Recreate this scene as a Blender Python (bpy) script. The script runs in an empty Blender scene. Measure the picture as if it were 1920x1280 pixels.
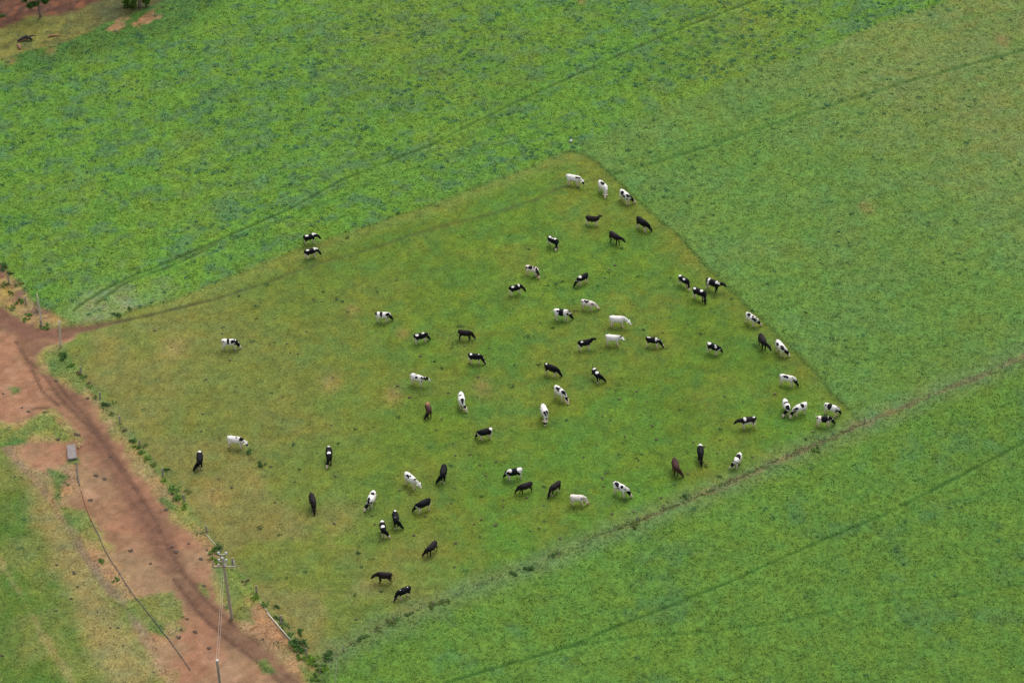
import bpy, bmesh, math, random
import numpy as np
from mathutils import Vector, Matrix

# ------------------------------------------------------------------ camera, sky, sun, exposure
SC = bpy.context.scene
COL = SC.collection
ELEV = math.radians(37.0)            # how far the camera looks below the horizon
FPX = 5500.0                         # focal length in pixels of a 1920-wide frame
DIST = 340.0
CAMH = DIST * math.sin(ELEV)
CE, SE = math.cos(ELEV), math.sin(ELEV)
cd = bpy.data.cameras.new('camera'); cam = bpy.data.objects.new('camera', cd); COL.objects.link(cam)
cam.location = (0, 0, CAMH); cam.rotation_euler = (math.pi / 2 - ELEV, 0, 0)
cd.sensor_width = 36.0; cd.lens = 36.0 * FPX / 1920.0
cd.clip_start = 1.0; cd.clip_end = 9000.0
SC.camera = cam
SUN_EL, SUN_AZ = math.radians(58), math.radians(20)
world = bpy.data.worlds.new('World'); SC.world = world; world.use_nodes = True
nt = world.node_tree; nt.nodes.clear()
sky = nt.nodes.new('ShaderNodeTexSky'); sky.sky_type = 'NISHITA'; sky.sun_disc = False
sky.sun_elevation = SUN_EL; sky.sun_rotation = SUN_AZ; sky.dust_density = 3.0; sky.air_density = 1.0
hs = nt.nodes.new('ShaderNodeHueSaturation'); hs.inputs['Saturation'].default_value = 0.30
bg = nt.nodes.new('ShaderNodeBackground'); bg.inputs['Strength'].default_value = 0.15
wo = nt.nodes.new('ShaderNodeOutputWorld')
nt.links.new(sky.outputs[0], hs.inputs['Color']); nt.links.new(hs.outputs[0], bg.inputs[0]); nt.links.new(bg.outputs[0], wo.inputs[0])
sd = bpy.data.lights.new('sun', 'SUN'); sd.energy = 1.1; sd.angle = math.radians(40); sd.color = (1.0, .96, .90)
sun = bpy.data.objects.new('sun', sd); COL.objects.link(sun)
sdir = Vector((math.sin(SUN_AZ) * math.cos(SUN_EL), math.cos(SUN_AZ) * math.cos(SUN_EL), math.sin(SUN_EL)))
sun.rotation_euler = sdir.to_track_quat('Z', 'Y').to_euler(); sun.location = (0, 250, 120)
SC.view_settings.view_transform = 'Standard'; SC.view_settings.look = 'None'
SC.view_settings.exposure = 0.84; SC.view_settings.gamma = 1.0
SC.view_settings.use_curve_mapping = False

# ------------------------------------------------------------------ helpers
rnd = random.Random(7)
nr = np.random.RandomState(11)
KAL = 1.55                            # light level the colours were measured under

def lin(c):
    c = c / 255.0
    return c / 12.92 if c <= .04045 else ((c + .055) / 1.055) ** 2.4
def alb(r, g, b, k=KAL):
    return np.array([lin(r) / k, lin(g) / k, lin(b) / k])
def G(px, py, z=0.0):
    """point of the plane at height z that the photograph shows at pixel (px, py)"""
    a = (px - 960.0) / FPX; b = -(py - 640.0) / FPX
    dx, dy, dz = a, CE + b * SE, -SE + b * CE
    t = (z - CAMH) / dz
    return Vector((dx * t, dy * t, z))
def Gs(pts, z=0.0):
    return np.array([tuple(G(x, y, z))[:2] for x, y in pts])
def proj(v):
    y = v[1]; z = v[2] - CAMH
    d = y * CE - z * SE
    return 960 + FPX * v[0] / d, 640 - FPX * (y * SE + z * CE) / d

def tag(o, label=None, cat=None, group=None, kind=None):
    if label: o['label'] = label
    if cat: o['category'] = cat
    if group: o['group'] = group
    if kind: o['kind'] = kind
    return o
def link(name, me, mat=None, parent=None):
    o = bpy.data.objects.new(name, me); COL.objects.link(o)
    if mat is not None and not me.materials: me.materials.append(mat)
    if parent is not None: o.parent = parent
    return o
def empty(name, loc, rz=0.0):
    o = bpy.data.objects.new(name, None); COL.objects.link(o); o.location = loc; o.rotation_euler = (0, 0, rz)
    o.empty_display_size = .3
    return o
def mesh_np(name, co, quads, col=None, smooth=False, alpha=None):
    """fast mesh from arrays; quads (n,4) or (n,3)"""
    me = bpy.data.meshes.new(name)
    n = len(co); q = np.asarray(quads, dtype=np.int32); k = q.shape[1]
    me.vertices.add(n); me.vertices.foreach_set('co', np.asarray(co, dtype=np.float32).ravel())
    me.loops.add(q.size); me.loops.foreach_set('vertex_index', q.ravel())
    me.polygons.add(len(q)); me.polygons.foreach_set('loop_start', np.arange(len(q), dtype=np.int32) * k)
    me.polygons.foreach_set('loop_total', np.full(len(q), k, dtype=np.int32))
    if smooth: me.polygons.foreach_set('use_smooth', np.ones(len(q), dtype=bool))
    me.update(calc_edges=True)
    if col is not None:
        a = me.color_attributes.new('tint', 'FLOAT_COLOR', 'POINT')
        c4 = np.ones((n, 4), dtype=np.float32); c4[:, :3] = col
        if alpha is not None: c4[:, 3] = alpha
        a.data.foreach_set('color', c4.ravel())
    return me

def _hash(ix, iy, seed):
    h = (ix.astype(np.int64) * 374761393 + iy.astype(np.int64) * 668265263 + seed * 1442695041) & 0xffffffff
    h = ((h ^ (h >> 13)) * 1274126177) & 0xffffffff
    return ((h ^ (h >> 16)) & 0xffff) / 65535.0
def vnoise(x, y, seed=0):
    ix = np.floor(x); iy = np.floor(y); fx = x - ix; fy = y - iy
    fx = fx * fx * (3 - 2 * fx); fy = fy * fy * (3 - 2 * fy)
    a = _hash(ix, iy, seed); b = _hash(ix + 1, iy, seed); c = _hash(ix, iy + 1, seed); d = _hash(ix + 1, iy + 1, seed)
    return (a * (1 - fx) + b * fx) * (1 - fy) + (c * (1 - fx) + d * fx) * fy
def fbm(x, y, s, seed=0, o=4):
    v = 0; amp = .5; tot = 0; x = x / s; y = y / s
    for i in range(o):
        ca, sa = math.cos(i * 1.3), math.sin(i * 1.3)
        v = v + amp * vnoise(x * ca - y * sa, x * sa + y * ca, seed + i * 17); tot += amp; amp *= .55; x = x * 2.03; y = y * 2.03
    return v / tot
def sm(a, b, v):
    t = np.clip((v - a) / (b - a), 0, 1); return t * t * (3 - 2 * t)
def dline(P, pts):
    """distance of points to an open polyline"""
    best = np.full(len(P), 1e9)
    for i in range(len(pts) - 1):
        a = pts[i]; d = pts[i + 1] - a; L = (d * d).sum()
        t = np.clip(((P - a) @ d) / L, 0, 1)
        q = P - a - t[:, None] * d
        best = np.minimum(best, (q * q).sum(1))
    return np.sqrt(best)
def sdpoly(P, pts):
    """signed distance to closed polygon, positive inside"""
    pts2 = np.vstack([pts, pts[:1]]); d = dline(P, pts2)
    ins = np.zeros(len(P), bool)
    for i in range(len(pts)):
        x1, y1 = pts2[i]; x2, y2 = pts2[i + 1]
        c = ((y1 > P[:, 1]) != (y2 > P[:, 1])) & (P[:, 0] < (x2 - x1) * (P[:, 1] - y1) / (y2 - y1 + 1e-12) + x1)
        ins ^= c
    return np.where(ins, d, -d)

# ------------------------------------------------------------------ the lie of the land (outlines measured on the photograph, laid on the ground plane)
FENCE_W = [(118, 655), (150, 702), (188, 750), (225, 794), (263, 838), (305, 893), (346, 942), (388, 999), (436, 1062), (480, 1112), (527, 1170), (560, 1215), (600, 1252)]
FENCE_E = [(600, 1252), (640, 1222), (690, 1190), (735, 1166), (830, 1128), (895, 1099), (1000, 1062), (1050, 1040), (1130, 1004), (1194, 980), (1339, 920), (1477, 858), (1620, 796), (1741, 746), (1920, 672), (2200, 556)]
GRAZE_N = [(1608, 792), (1590, 768), (1560, 738), (1530, 700), (1480, 650), (1430, 602), (1370, 545), (1320, 497), (1280, 450), (1235, 412), (1190, 370), (1150, 333), (1120, 305), (1095, 290), (1068, 284)]
GRAZE_W = [(1068, 284), (1000, 312), (900, 350), (800, 388), (700, 420), (640, 440), (560, 468), (480, 500), (400, 533), (330, 562), (250, 584), (190, 604), (125, 612)]
PADDOCK = FENCE_W + FENCE_E[1:13] + GRAZE_N[1:] + GRAZE_W[1:]
UPPER = GRAZE_W[::-1] + [(1110, 262), (1200, 222), (1300, 186), (1430, 128), (1560, 86), (1650, 45), (1750, 12), (1900, -60), (2300, -260), (-200, -260), (-500, -100), (-200, 300), (-60, 480), (0, 500), (40, 548), (85, 596)]
LOWER = FENCE_E + [(3000, 560), (3000, 1700), (560, 1700), (575, 1300)]
ROAD = [(-400, 330), (-60, 540), (0, 566), (55, 606), (105, 614), (165, 610), (160, 622), (128, 640), (90, 655), (66, 668), (78, 690), (108, 708), (150, 738), (188, 775), (215, 810), (238, 850), (252, 880), (282, 905), (305, 945), (330, 975), (378, 1020), (398, 1065), (402, 1110), (440, 1165), (500, 1215), (548, 1262), (575, 1300), (640, 1420),
        (380, 1420), (330, 1262), (300, 1245), (300, 1210), (345, 1180), (330, 1160), (298, 1140), (262, 1120), (245, 1100), (225, 1070), (208, 1030), (190, 995), (172, 970), (150, 965), (128, 955), (120, 935), (150, 912), (155, 880), (140, 866), (118, 876), (85, 882), (55, 874), (38, 852), (42, 830), (82, 826), (120, 826), (150, 824), (128, 800), (112, 780), (95, 770), (60, 782), (20, 800), (0, 790), (-30, 770), (-300, 640), (-500, 500)]
ROADDARK = [(-200, 520), (-20, 592), (40, 620), (80, 660), (110, 700), (130, 745), (165, 790), (200, 845), (228, 898), (264, 954), (304, 1010), (338, 1083), (383, 1140), (439, 1190), (506, 1235), (560, 1285), (640, 1370)]
ROADMUD = [(0, 585), (60, 618), (110, 625), (165, 613)]
RUTS = [[(55, 675), (72, 692), (90, 712), (112, 746), (146, 780), (180, 813), (214, 864), (248, 909), (285, 965), (318, 1030), (345, 1075), (395, 1135), (450, 1180), (515, 1225)], [(84, 690), (105, 715), (129, 746), (169, 791), (197, 830), (232, 880), (262, 925), (290, 975)], [(60, 765), (85, 764), (115, 776)], [(325, 1085), (370, 1145), (425, 1197), (490, 1245), (540, 1290)], [(30, 640), (60, 690), (80, 735), (110, 760)]]
TRK_A = [(140, 582), (161, 566), (195, 545), (251, 518), (276, 509), (320, 491), (386, 462), (417, 449), (457, 431), (514, 406), (551, 390), (600, 362), (640, 340), (723, 307), (807, 275), (857, 248), (940, 207), (1007, 175), (1090, 138), (1161, 105), (1215, 82), (1290, 50), (1350, 28), (1410, 5), (1500, -35)]
TRK_B = [(180, 572), (232, 533), (285, 513), (320, 501), (370, 477), (405, 459)]
TRK_C = [(430, 450), (507, 424), (560, 400), (640, 370), (720, 338), (800, 312), (900, 284), (980, 262), (1048, 240)]
PATH = [(110, 622), (160, 617), (200, 608), (250, 597), (300, 586), (340, 576), (400, 562), (440, 549), (500, 530), (550, 510), (620, 487), (700, 466), (770, 441), (850, 418), (900, 407), (950, 392), (1000, 376), (1050, 352), (1090, 343), (1140, 332), (1190, 318), (1240, 302), (1348, 269), (1455, 232), (1563, 198), (1689, 158), (1815, 124), (1920, 96), (2200, 20)]
TRK_D = [(780, 1310), (848, 1277), (954, 1247), (1071, 1212), (1167, 1171), (1280, 1128), (1365, 1093), (1527, 1020), (1655, 967), (1783, 903), (1920, 830), (2200, 700)]
TRK_E = [(1071, 1212), (1200, 1194), (1330, 1186), (1450, 1170), (1650, 1130), (1780, 1120), (1920, 1095), (2200, 1040)]
GREENARC = [(0, 800), (30, 806), (52, 792), (75, 778), (100, 780), (112, 800), (136, 824), (120, 830), (104, 822), (96, 806), (60, 812), (50, 830), (0, 840), (-40, 830)]
GREENS = [[(236, 1123), (290, 1118), (300, 1160), (312, 1196), (282, 1182), (245, 1152)], [(268, 1118), (300, 1110), (325, 1108), (342, 1135), (345, 1160), (320, 1162), (290, 1150)], [(370, 1092), (382, 1092), (392, 1110), (392, 1122), (378, 1112)], [(475, 1238), (500, 1232), (520, 1262), (490, 1262)], [(80, 658), (118, 662), (140, 690), (165, 720), (150, 738), (118, 712), (88, 700)], [(92, 880), (128, 892), (116, 915), (112, 948), (165, 958), (174, 988), (152, 1004), (125, 985), (100, 930)], [(120, 862), (146, 856), (150, 868), (124, 872)], [(285, 935), (312, 930), (345, 965), (370, 1000), (352, 985), (310, 948)], [(398, 1058), (430, 1070), (470, 1140), (478, 1172), (440, 1160), (415, 1110)], [(562, 1248), (600, 1262), (625, 1300), (590, 1300)], [(14, 726), (36, 722), (44, 733), (22, 741)]]
BLEFT = [(-500, 780), (0, 815), (30, 860), (60, 905), (100, 950), (135, 1000), (165, 1050), (200, 1100), (240, 1160), (275, 1210), (300, 1270), (340, 1400), (-600, 1500)]
BTAN = [(60, 880), (90, 930), (110, 990), (130, 1040), (150, 1090), (180, 1150), (210, 1200), (240, 1260), (260, 1320)]
FOREST = [(-300, -250), (360, -200), (290, -50), (235, -8), (180, 8), (120, 30), (60, 34), (30, 48), (0, 60), (-200, 120)]
OLIVE = [(-300, -250), (420, -200), (345, -40), (318, 0), (262, 24), (215, 42), (180, 58), (140, 76), (95, 90), (50, 98), (0, 115), (-200, 190)]
BAREPATCH = [(185, 60), (215, 46), (250, 38), (292, 24), (298, 34), (270, 48), (240, 60), (215, 64)]
STUBVERGE = [(-200, 360), (-40, 470), (10, 505), (45, 545), (70, 575), (105, 590), (125, 606), (60, 606), (0, 566), (-60, 540), (-200, 450)]
POLY = {k: Gs(v) for k, v in dict(PADDOCK=PADDOCK, UPPER=UPPER, LOWER=LOWER, ROAD=ROAD, GREENARC=GREENARC, BLEFT=BLEFT, FOREST=FOREST, OLIVE=OLIVE, BARE=BAREPATCH, STUB=STUBVERGE).items()}
LINE = {k: Gs(v) for k, v in dict(FW=FENCE_W, FE=FENCE_E, GN=GRAZE_N, GW=GRAZE_W, RD=ROADDARK, RM=ROADMUD, A=TRK_A, B=TRK_B, C=TRK_C, P=PATH, D=TRK_D, E=TRK_E, BT=BTAN).items()}
RUTL = [Gs(r) for r in RUTS]; GREENP = [Gs(g) for g in GREENS]

def mixc(c, t, w):
    return c * (1 - w[:, None]) + np.asarray(t)[None, :] * w[:, None] if np.ndim(t) == 1 else c * (1 - w[:, None]) + t * w[:, None]
def blob(P, px, py, rad_px, amt=1.0, sq=1.6):
    g = np.array(G(px, py)[:2]); d = np.hypot(P[:, 0] - g[0], (P[:, 1] - g[1]) / sq) / (rad_px / 16.2)
    return np.exp(-d * d) * amt

def surface(P):
    """own colour, height and grass length of the ground at points P (n,2)"""
    x, y = P[:, 0], P[:, 1]; n = len(P)
    w1 = (fbm(x, y, 1.6, 3) - .5); w2 = (fbm(x, y, 6.0, 5) - .5)
    f_big = fbm(x, y, 22.0, 9); f_mid = fbm(x, y, 5.0, 21); f_sm = fbm(x, y, 1.3, 31, 3); f_alt = fbm(x, y, 8.0, 77)
    # streaks that run with the drilling, roughly along the paths
    ca, sa = math.cos(.60), math.sin(.60)
    u = x * ca + y * sa; v = -x * sa + y * ca
    f_str = fbm(u / 3.2, v, 1.4, 51, 3)
    # right-hand field is the base
    c = np.tile(alb(92, 137, 55), (n, 1))
    c = mixc(c, alb(82, 126, 66), sm(.42, .66, f_mid) * .35)
    c = mixc(c, alb(106, 134, 60), sm(.50, .72, f_alt) * .25)
    tr = np.clip(blob(P, 1880, 60, 330) + blob(P, 1640, 120, 190, .6) + blob(P, 1920, 300, 200, .5), 0, 1)
    c = mixc(c, alb(128, 138, 78), tr * (.15 + .40 * f_str))
    H = np.full(n, .16); L = np.full(n, .75)
    # upper-left field
    up = sm(-.6, .6, sdpoly(P, POLY['UPPER']) + w1 * 1.2)
    cu = np.tile(alb(92, 147, 48), (n, 1))
    cu = mixc(cu, alb(84, 134, 50), sm(.40, .62, f_mid) * .5)
    cu = mixc(cu, alb(76, 122, 74), sm(.50, .62, f_str * .4 + f_sm * .6) * .62)
    cu = mixc(cu, alb(108, 150, 46), sm(.52, .70, f_alt) * .35)
    cu = mixc(cu, alb(118, 134, 52), np.clip(blob(P, 1400, 40, 160, .25) + blob(P, 760, 40, 200, .2), 0, .7))
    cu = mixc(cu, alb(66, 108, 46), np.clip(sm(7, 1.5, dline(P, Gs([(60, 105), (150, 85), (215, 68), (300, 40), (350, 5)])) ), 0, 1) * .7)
    tz = np.clip(blob(P, 165, 588, 44, 1.0) + blob(P, 235, 572, 34, .8) + blob(P, 300, 556, 24, .5), 0, 1)
    cu = mixc(cu, alb(128, 142, 96), tz * (.4 + .8 * f_sm)); tz_ = tz
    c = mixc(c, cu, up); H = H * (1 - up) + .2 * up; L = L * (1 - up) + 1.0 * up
    # lower-right field
    lo = sm(-.5, .9, sdpoly(P, POLY['LOWER']) + w1)
    cl = np.tile(alb(88, 134, 48), (n, 1))
    cl = mixc(cl, alb(78, 126, 48), sm(.45, .66, f_mid) * .4)
    cl = mixc(cl, alb(94, 140, 46), sm(.50, .70, f_alt) * .3)
    cl = mixc(cl, alb(72, 118, 62), sm(.60, .74, fbm(x, y, 3.4, 91)) * .45)
    c = mixc(c, cl, lo); H = H * (1 - lo) + .2 * lo; L = L * (1 - lo) + .85 * lo
    # grazed paddock
    sdp = sdpoly(P, POLY['PADDOCK'])
    pa = sm(-.45, .45, sdp + w1 * .7)
    cp = np.tile(alb(92, 122, 40), (n, 1))
    cp = mixc(cp, alb(84, 122, 42), sm(.44, .64, f_mid) * .55)
    cp = mixc(cp, alb(108, 138, 42), sm(.50, .66, fbm(x, y, 2.6, 444)) * .40)
    cp = mixc(cp, alb(112, 122, 48), sm(.50, .68, f_alt) * .45)
    cp = mixc(cp, alb(78, 118, 50), sm(.54, .64, fbm(x, y, 1.9, 818)) * .50)
    dw = dline(P, LINE['FW'])
    dry = np.clip(sm(26, 3, dw) * (.45 + .9 * sm(.35, .65, f_alt)), 0, 1)
    cp = mixc(cp, alb(132, 124, 72), dry * .75)
    cp = mixc(cp, alb(112, 122, 58), np.clip(blob(P, 480, 720, 240, .55) + blob(P, 330, 640, 160, .5), 0, .7))
    cp = mixc(cp, alb(82, 128, 44), np.clip(blob(P, 1150, 950, 170, .5) + blob(P, 900, 1020, 160, .5) + blob(P, 1400, 800, 120, .4), 0, .6) * sm(.3, .6, f_mid))
    cp = mixc(cp, alb(120, 120, 50), np.clip(sm(4, .3, dline(P, LINE['GN'])), 0, 1) * .32)
    cp = mixc(cp, alb(116, 132, 62), np.clip(sm(3.2, .4, dline(P, LINE['GW'])), 0, 1) * .6)
    c = mixc(c, cp, pa); H = H * (1 - pa) + .02 * pa; L = L * (1 - pa) + .30 * pa
    st_ = sm(.30, .05, np.abs(sdp - .0) ) * sm(3, 0, dline(P, LINE['GN']))
    c = mixc(c, alb(62, 92, 36), st_ * .55)  # shade line of the long-grass step, painted into the ground colour
    # rank greyish verge along the right fence, brown litter at its foot
    de = dline(P, LINE['FE']) + w1 * 1.4
    xf = np.clip((x + 12) / 6, 0, 1)
    vg = sm(3.2, .6, de)
    c = mixc(c, alb(100, 132, 74), vg * .6); L = np.maximum(L, vg * .6)
    c = mixc(c, alb(124, 112, 80), sm(.50, .10, np.abs(de) + (f_sm - .5) * .9) * (.06 + .44 * sm(8, 16, x)))
    # waste ground left of the paddock fence
    west = np.clip(sm(0, .6, -sdp) * sm(30, 26, dw) * (1 - lo) * (1 - up), 0, 1) * sm(-1, 0, -(x - G(640, 1280)[0]))
    west = west * (x < G(660, 1240)[0])
    cw = np.tile(alb(142, 134, 82), (n, 1))
    cw = mixc(cw, alb(118, 140, 58), sm(.42, .60, f_mid)); cw = mixc(cw, alb(160, 126, 92), sm(.55, .7, f_alt) * .8)
    c = mixc(c, cw, west); H = H * (1 - west) + .05 * west; L = L * (1 - west) + .45 * west
    # left-hand field
    bl = sm(-.8, .8, sdpoly(P, POLY['BLEFT']) + w1 * 1.5)
    cb = np.tile(alb(92, 118, 50), (n, 1))
    cb = mixc(cb, alb(84, 116, 44), sm(.42, .6, f_mid)); cb = mixc(cb, alb(138, 140, 78), sm(.54, .70, f_alt) * .35)
    cb = mixc(cb, alb(152, 138, 90), sm(3.8, .5, dline(P, LINE['BT']) + w2 * 4) * .6)
    cb = mixc(cb, alb(176, 152, 108), sm(.5, .1, dline(P, Gs([(0, 1050), (50, 1135), (90, 1210), (130, 1270), (160, 1330)])) + w1 * 1.2) * .25)
    lg = dline(P, Gs([(-60, 780), (0, 824), (73, 909), (113, 954), (146, 1016), (186, 1083), (236, 1134), (281, 1207), (321, 1269), (350, 1330)])) + w1 * .8
    cb = mixc(cb, alb(128, 116, 88), sm(.75, .15, lg) * (.35 + .7 * f_sm))
    c = mixc(c, cb, bl); c = mixc(c, alb(128, 116, 88), sm(.75, .15, lg) * (.35 + .6 * f_sm)); H = H * (1 - bl) + .05 * bl; L = L * (1 - bl) + .4 * bl
    # verge at the upper gate
    st = sm(-.5, .6, sdpoly(P, POLY['STUB']) + w1)
    cs = mixc(np.tile(alb(150, 134, 84), (n, 1)), alb(124, 98, 78), sm(.48, .6, f_sm)); cs = mixc(cs, alb(166, 156, 74), blob(P, 8, 552, 16))
    c = mixc(c, cs, st); H = H * (1 - st) + .05 * st; L = L * (1 - st) + .35 * st
    # bare earth road
    sr = sdpoly(P, POLY['ROAD']) + w1 * 1.3 + (f_sm - .5) * .8
    rd = sm(-.3, .5, sr)
    cr = np.tile(alb(158, 115, 88), (n, 1))
    cr = mixc(cr, alb(148, 112, 84), sm(.4, .65, f_mid)); cr = mixc(cr, alb(150, 128, 96), sm(.55, .72, f_alt) * .6)
    ddk = dline(P, LINE['RD']); cr = mixc(cr, alb(110, 80, 66), sm(2.4, .3, ddk + w2 * 2.4) * (.40 + .5 * f_str)); cr = mixc(cr, alb(178, 140, 112), sm(.5, .7, fbm(x, y, 2.2, 717)) * sm(2, 4, ddk) * .5)
    cr = mixc(cr, alb(118, 84, 70), sm(2.4, .4, dline(P, LINE['RM']) + w1) * .8)
    rut = np.zeros(n)
    for r in RUTL: rut = np.maximum(rut, sm(.30, .12, dline(P, r) + w1 * .2) * (.65 + .7 * f_sm))
    cr = mixc(cr, alb(100, 74, 60), np.clip(rut * .75, 0, 1))
    c = mixc(c, cr, rd); H = H * (1 - rd) - .03 * rd - .05 * rut * rd; L = L * (1 - rd)
    # fringe of thin grass on the road edges and grass islands
    fr = sm(-2.2, -.2, sr) * (1 - sm(-.2, .6, sr)) * (1 - up) * (1 - lo) * (1 - pa)
    c = mixc(c, alb(160, 138, 96), fr * .5)
    ga = sm(-.25, .35, sdpoly(P, POLY['GREENARC']) + w1 * .8)
    for gpl in GREENP: ga = np.maximum(ga, sm(-.3, .4, sdpoly(P, gpl) + w1 * 1.0) * .85)
    cg = mixc(np.tile(alb(84, 124, 56), (n, 1)), alb(122, 134, 66), sm(.45, .62, f_mid) * .6)
    c = mixc(c, cg, ga); H = H * (1 - ga) + .06 * ga; L = L * (1 - ga) + .6 * ga
    L = L * (1 - .6 * tz_)
    # wheel tracks and cattle path
    for k, wdt, dk, tone in (('A', .34, 1.0, (66, 88, 40)), ('B', .42, .95, (72, 88, 42)), ('C', .40, .45, (66, 100, 40)), ('D', .28, .85, (50, 82, 34)), ('E', .32, .6, (56, 90, 40))):
        d = dline(P, LINE[k]) + w1 * .18
        t = sm(wdt, .06, d) * dk * (.42 + .8 * f_sm) * (np.where(x > G(560, 385)[0], .95, 1.1) if k == 'A' else 1.0)
        c = mixc(c, alb(*tone), np.clip(t, 0, 1)); H = H - .14 * t; L = L * (1 - np.clip(t * 1.5, 0, 1) * .95)
        e = sm(.95, .45, d) * sm(.28, .5, d) * dk
        c = mixc(c, c * 1.10, e)
    d = dline(P, LINE['P']) + w1 * .15; xr = sm(20, 60, G(1000, 376)[0] - x)
    near = sm(G(640, 480)[0], G(200, 608)[0], x)
    t = sm(.45, .10, d) * np.clip(.62 + .40 * near, 0, 1.0) * (.45 + .7 * f_sm)
    c = mixc(c, alb(76, 76, 46), np.clip(t, 0, 1) * pa); c = mixc(c, alb(58, 86, 38), np.clip(t * 1.15, 0, 1) * (1 - pa)); H = H - .07 * t - .08 * t * (1 - pa); L = L * np.clip(1 - t * 1.6, 0, 1)
    mouth = sm(G(260, 595)[0], G(150, 615)[0], x) * sm(.9, .2, d); c = mixc(c, alb(118, 88, 70), mouth * .9)
    # upper-left corner: open olive strip and reddish litter under the trees
    ol = sm(-.4, .8, sdpoly(P, POLY['OLIVE']) + w1 * 1.2)
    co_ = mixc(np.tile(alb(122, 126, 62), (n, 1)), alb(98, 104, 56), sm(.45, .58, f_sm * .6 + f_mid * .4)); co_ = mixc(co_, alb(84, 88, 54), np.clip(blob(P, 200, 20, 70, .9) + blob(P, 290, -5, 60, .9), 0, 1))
    c = mixc(c, co_, ol); H = H * (1 - ol) + .05 * ol; L = L * (1 - ol) + .3 * ol
    fo = sm(-.8, 1.4, sdpoly(P, POLY['FOREST']) + w1 * 2)
    cf = mixc(np.tile(alb(102, 70, 54), (n, 1)), alb(80, 58, 48), sm(.42, .58, f_sm)); cf = mixc(cf, alb(132, 84, 58), sm(.52, .68, f_sm * .6 + f_alt * .4) * .7); cf = cf * (.75 + .5 * fbm(x, y, .6, 909, 2))[:, None]
    c = mixc(c, cf, fo); L = L * (1 - fo * .95)
    bp = sm(-.3, .5, sdpoly(P, POLY['BARE']) + w1 * 2.5 + (f_sm - .5) * 2.5)
    c = mixc(c, alb(168, 126, 92), bp * (.4 + .7 * fbm(x, y, .8, 33))); L = L * (1 - bp * .7)
    for (bx, by, br) in ((95, 95, 12), (20, 116, 12), (1625, 388, 12), (1880, 80, 14), (1090, 5, 9)):
        c = mixc(c, alb(150, 118, 80), np.clip(blob(P, bx, by, br, .6) * (f_sm * 1.6), 0, .7))
    # bald spots in the paddock
    for (bx, by, br) in ((736, 740, 16), (755, 625, 12), (660, 582, 12), (325, 655, 26), (480, 905, 22), (620, 715, 20), (400, 930, 26), (905, 725, 18)):
        c = mixc(c, alb(146, 130, 76), np.clip(blob(P, bx, by, br, .55) * (.5 + f_sm), 0, .6))
    f_fin = fbm(x, y, .65, 611, 3) - .5; f_hue = fbm(x, y, 1.5, 613, 3) - .5
    veg = 1 - rd * (1 - ga)
    gl = (1.0 + (f_big - .5) * .14 + (f_mid - .5) * .10) * (1 + f_fin * (.72 - .12 * np.clip(L, 0, 1)))
    c = c * gl[:, None]
    c[:, 0] *= 1 + f_hue * .34 * veg; c[:, 2] *= 1 - f_hue * .34 * veg
    Lc = np.clip(L, 0, 1); c = c * np.stack([1 + .15 * Lc, 1 - .12 * Lc, 1 + .10 * Lc], 1)
    H = H + (f_sm - .5) * .10 * np.clip(L, .1, 1) + (f_mid - .5) * .08
    reg = np.zeros(n, int)
    reg[up > .5] = 1; reg[lo > .5] = 2; reg[pa > .5] = 3; reg[(bl > .5)] = 4; reg[rd > .5] = 5; reg[(ol > .5)] = 6
    return c, H, L, reg

# ------------------------------------------------------------------ materials
def new_mat(name):
    m = bpy.data.materials.new(name); m.use_nodes = True; return m, m.node_tree, m.node_tree.nodes['Principled BSDF']
def ground_mat():
    m, t, b = new_mat('ground_cover'); N, L = t.nodes, t.links
    at = N.new('ShaderNodeAttribute'); at.attribute_name = 'tint'
    geo = N.new('ShaderNodeNewGeometry')
    n1 = N.new('ShaderNodeTexNoise'); n1.inputs['Scale'].default_value = 3.4; n1.inputs['Detail'].default_value = 5; n1.inputs['Roughness'].default_value = .7
    n2 = N.new('ShaderNodeTexNoise'); n2.inputs['Scale'].default_value = 9.0; n2.inputs['Detail'].default_value = 3; n2.inputs['Roughness'].default_value = .65
    L.new(geo.outputs['Position'], n1.inputs['Vector']); L.new(geo.outputs['Position'], n2.inputs['Vector'])
    r1 = N.new('ShaderNodeMapRange'); r1.inputs[1].default_value = .32; r1.inputs[2].default_value = .68; r1.inputs[3].default_value = .66; r1.inputs[4].default_value = 1.34
    L.new(n1.outputs['Fac'], r1.inputs[0])
    r2 = N.new('ShaderNodeMapRange'); r2.inputs[1].default_value = .3; r2.inputs[2].default_value = .7; r2.inputs[3].default_value = .64; r2.inputs[4].default_value = 1.36
    L.new(n2.outputs['Fac'], r2.inputs[0])
    mu = N.new('ShaderNodeMath'); mu.operation = 'MULTIPLY'; L.new(r1.outputs[0], mu.inputs[0]); L.new(r2.outputs[0], mu.inputs[1])
    vm = N.new('ShaderNodeVectorMath'); vm.operation = 'SCALE'; mg = N.new('ShaderNodeMix'); mg.inputs[2].default_value = 1.0; L.new(at.outputs['Alpha'], mg.inputs[0]); L.new(mu.outputs[0], mg.inputs[3])
    L.new(at.outputs['Color'], vm.inputs[0]); L.new(mg.outputs[0], vm.inputs['Scale'])
    L.new(vm.outputs[0], b.inputs['Base Color']); b.inputs['Roughness'].default_value = .95; b.inputs['Specular IOR Level'].default_value = .1
    bp = N.new('ShaderNodeBump'); bp.inputs['Strength'].default_value = .6; bp.inputs['Distance'].default_value = .12
    L.new(n1.outputs['Fac'], bp.inputs['Height']); L.new(bp.outputs[0], b.inputs['Normal'])
    return m
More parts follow.
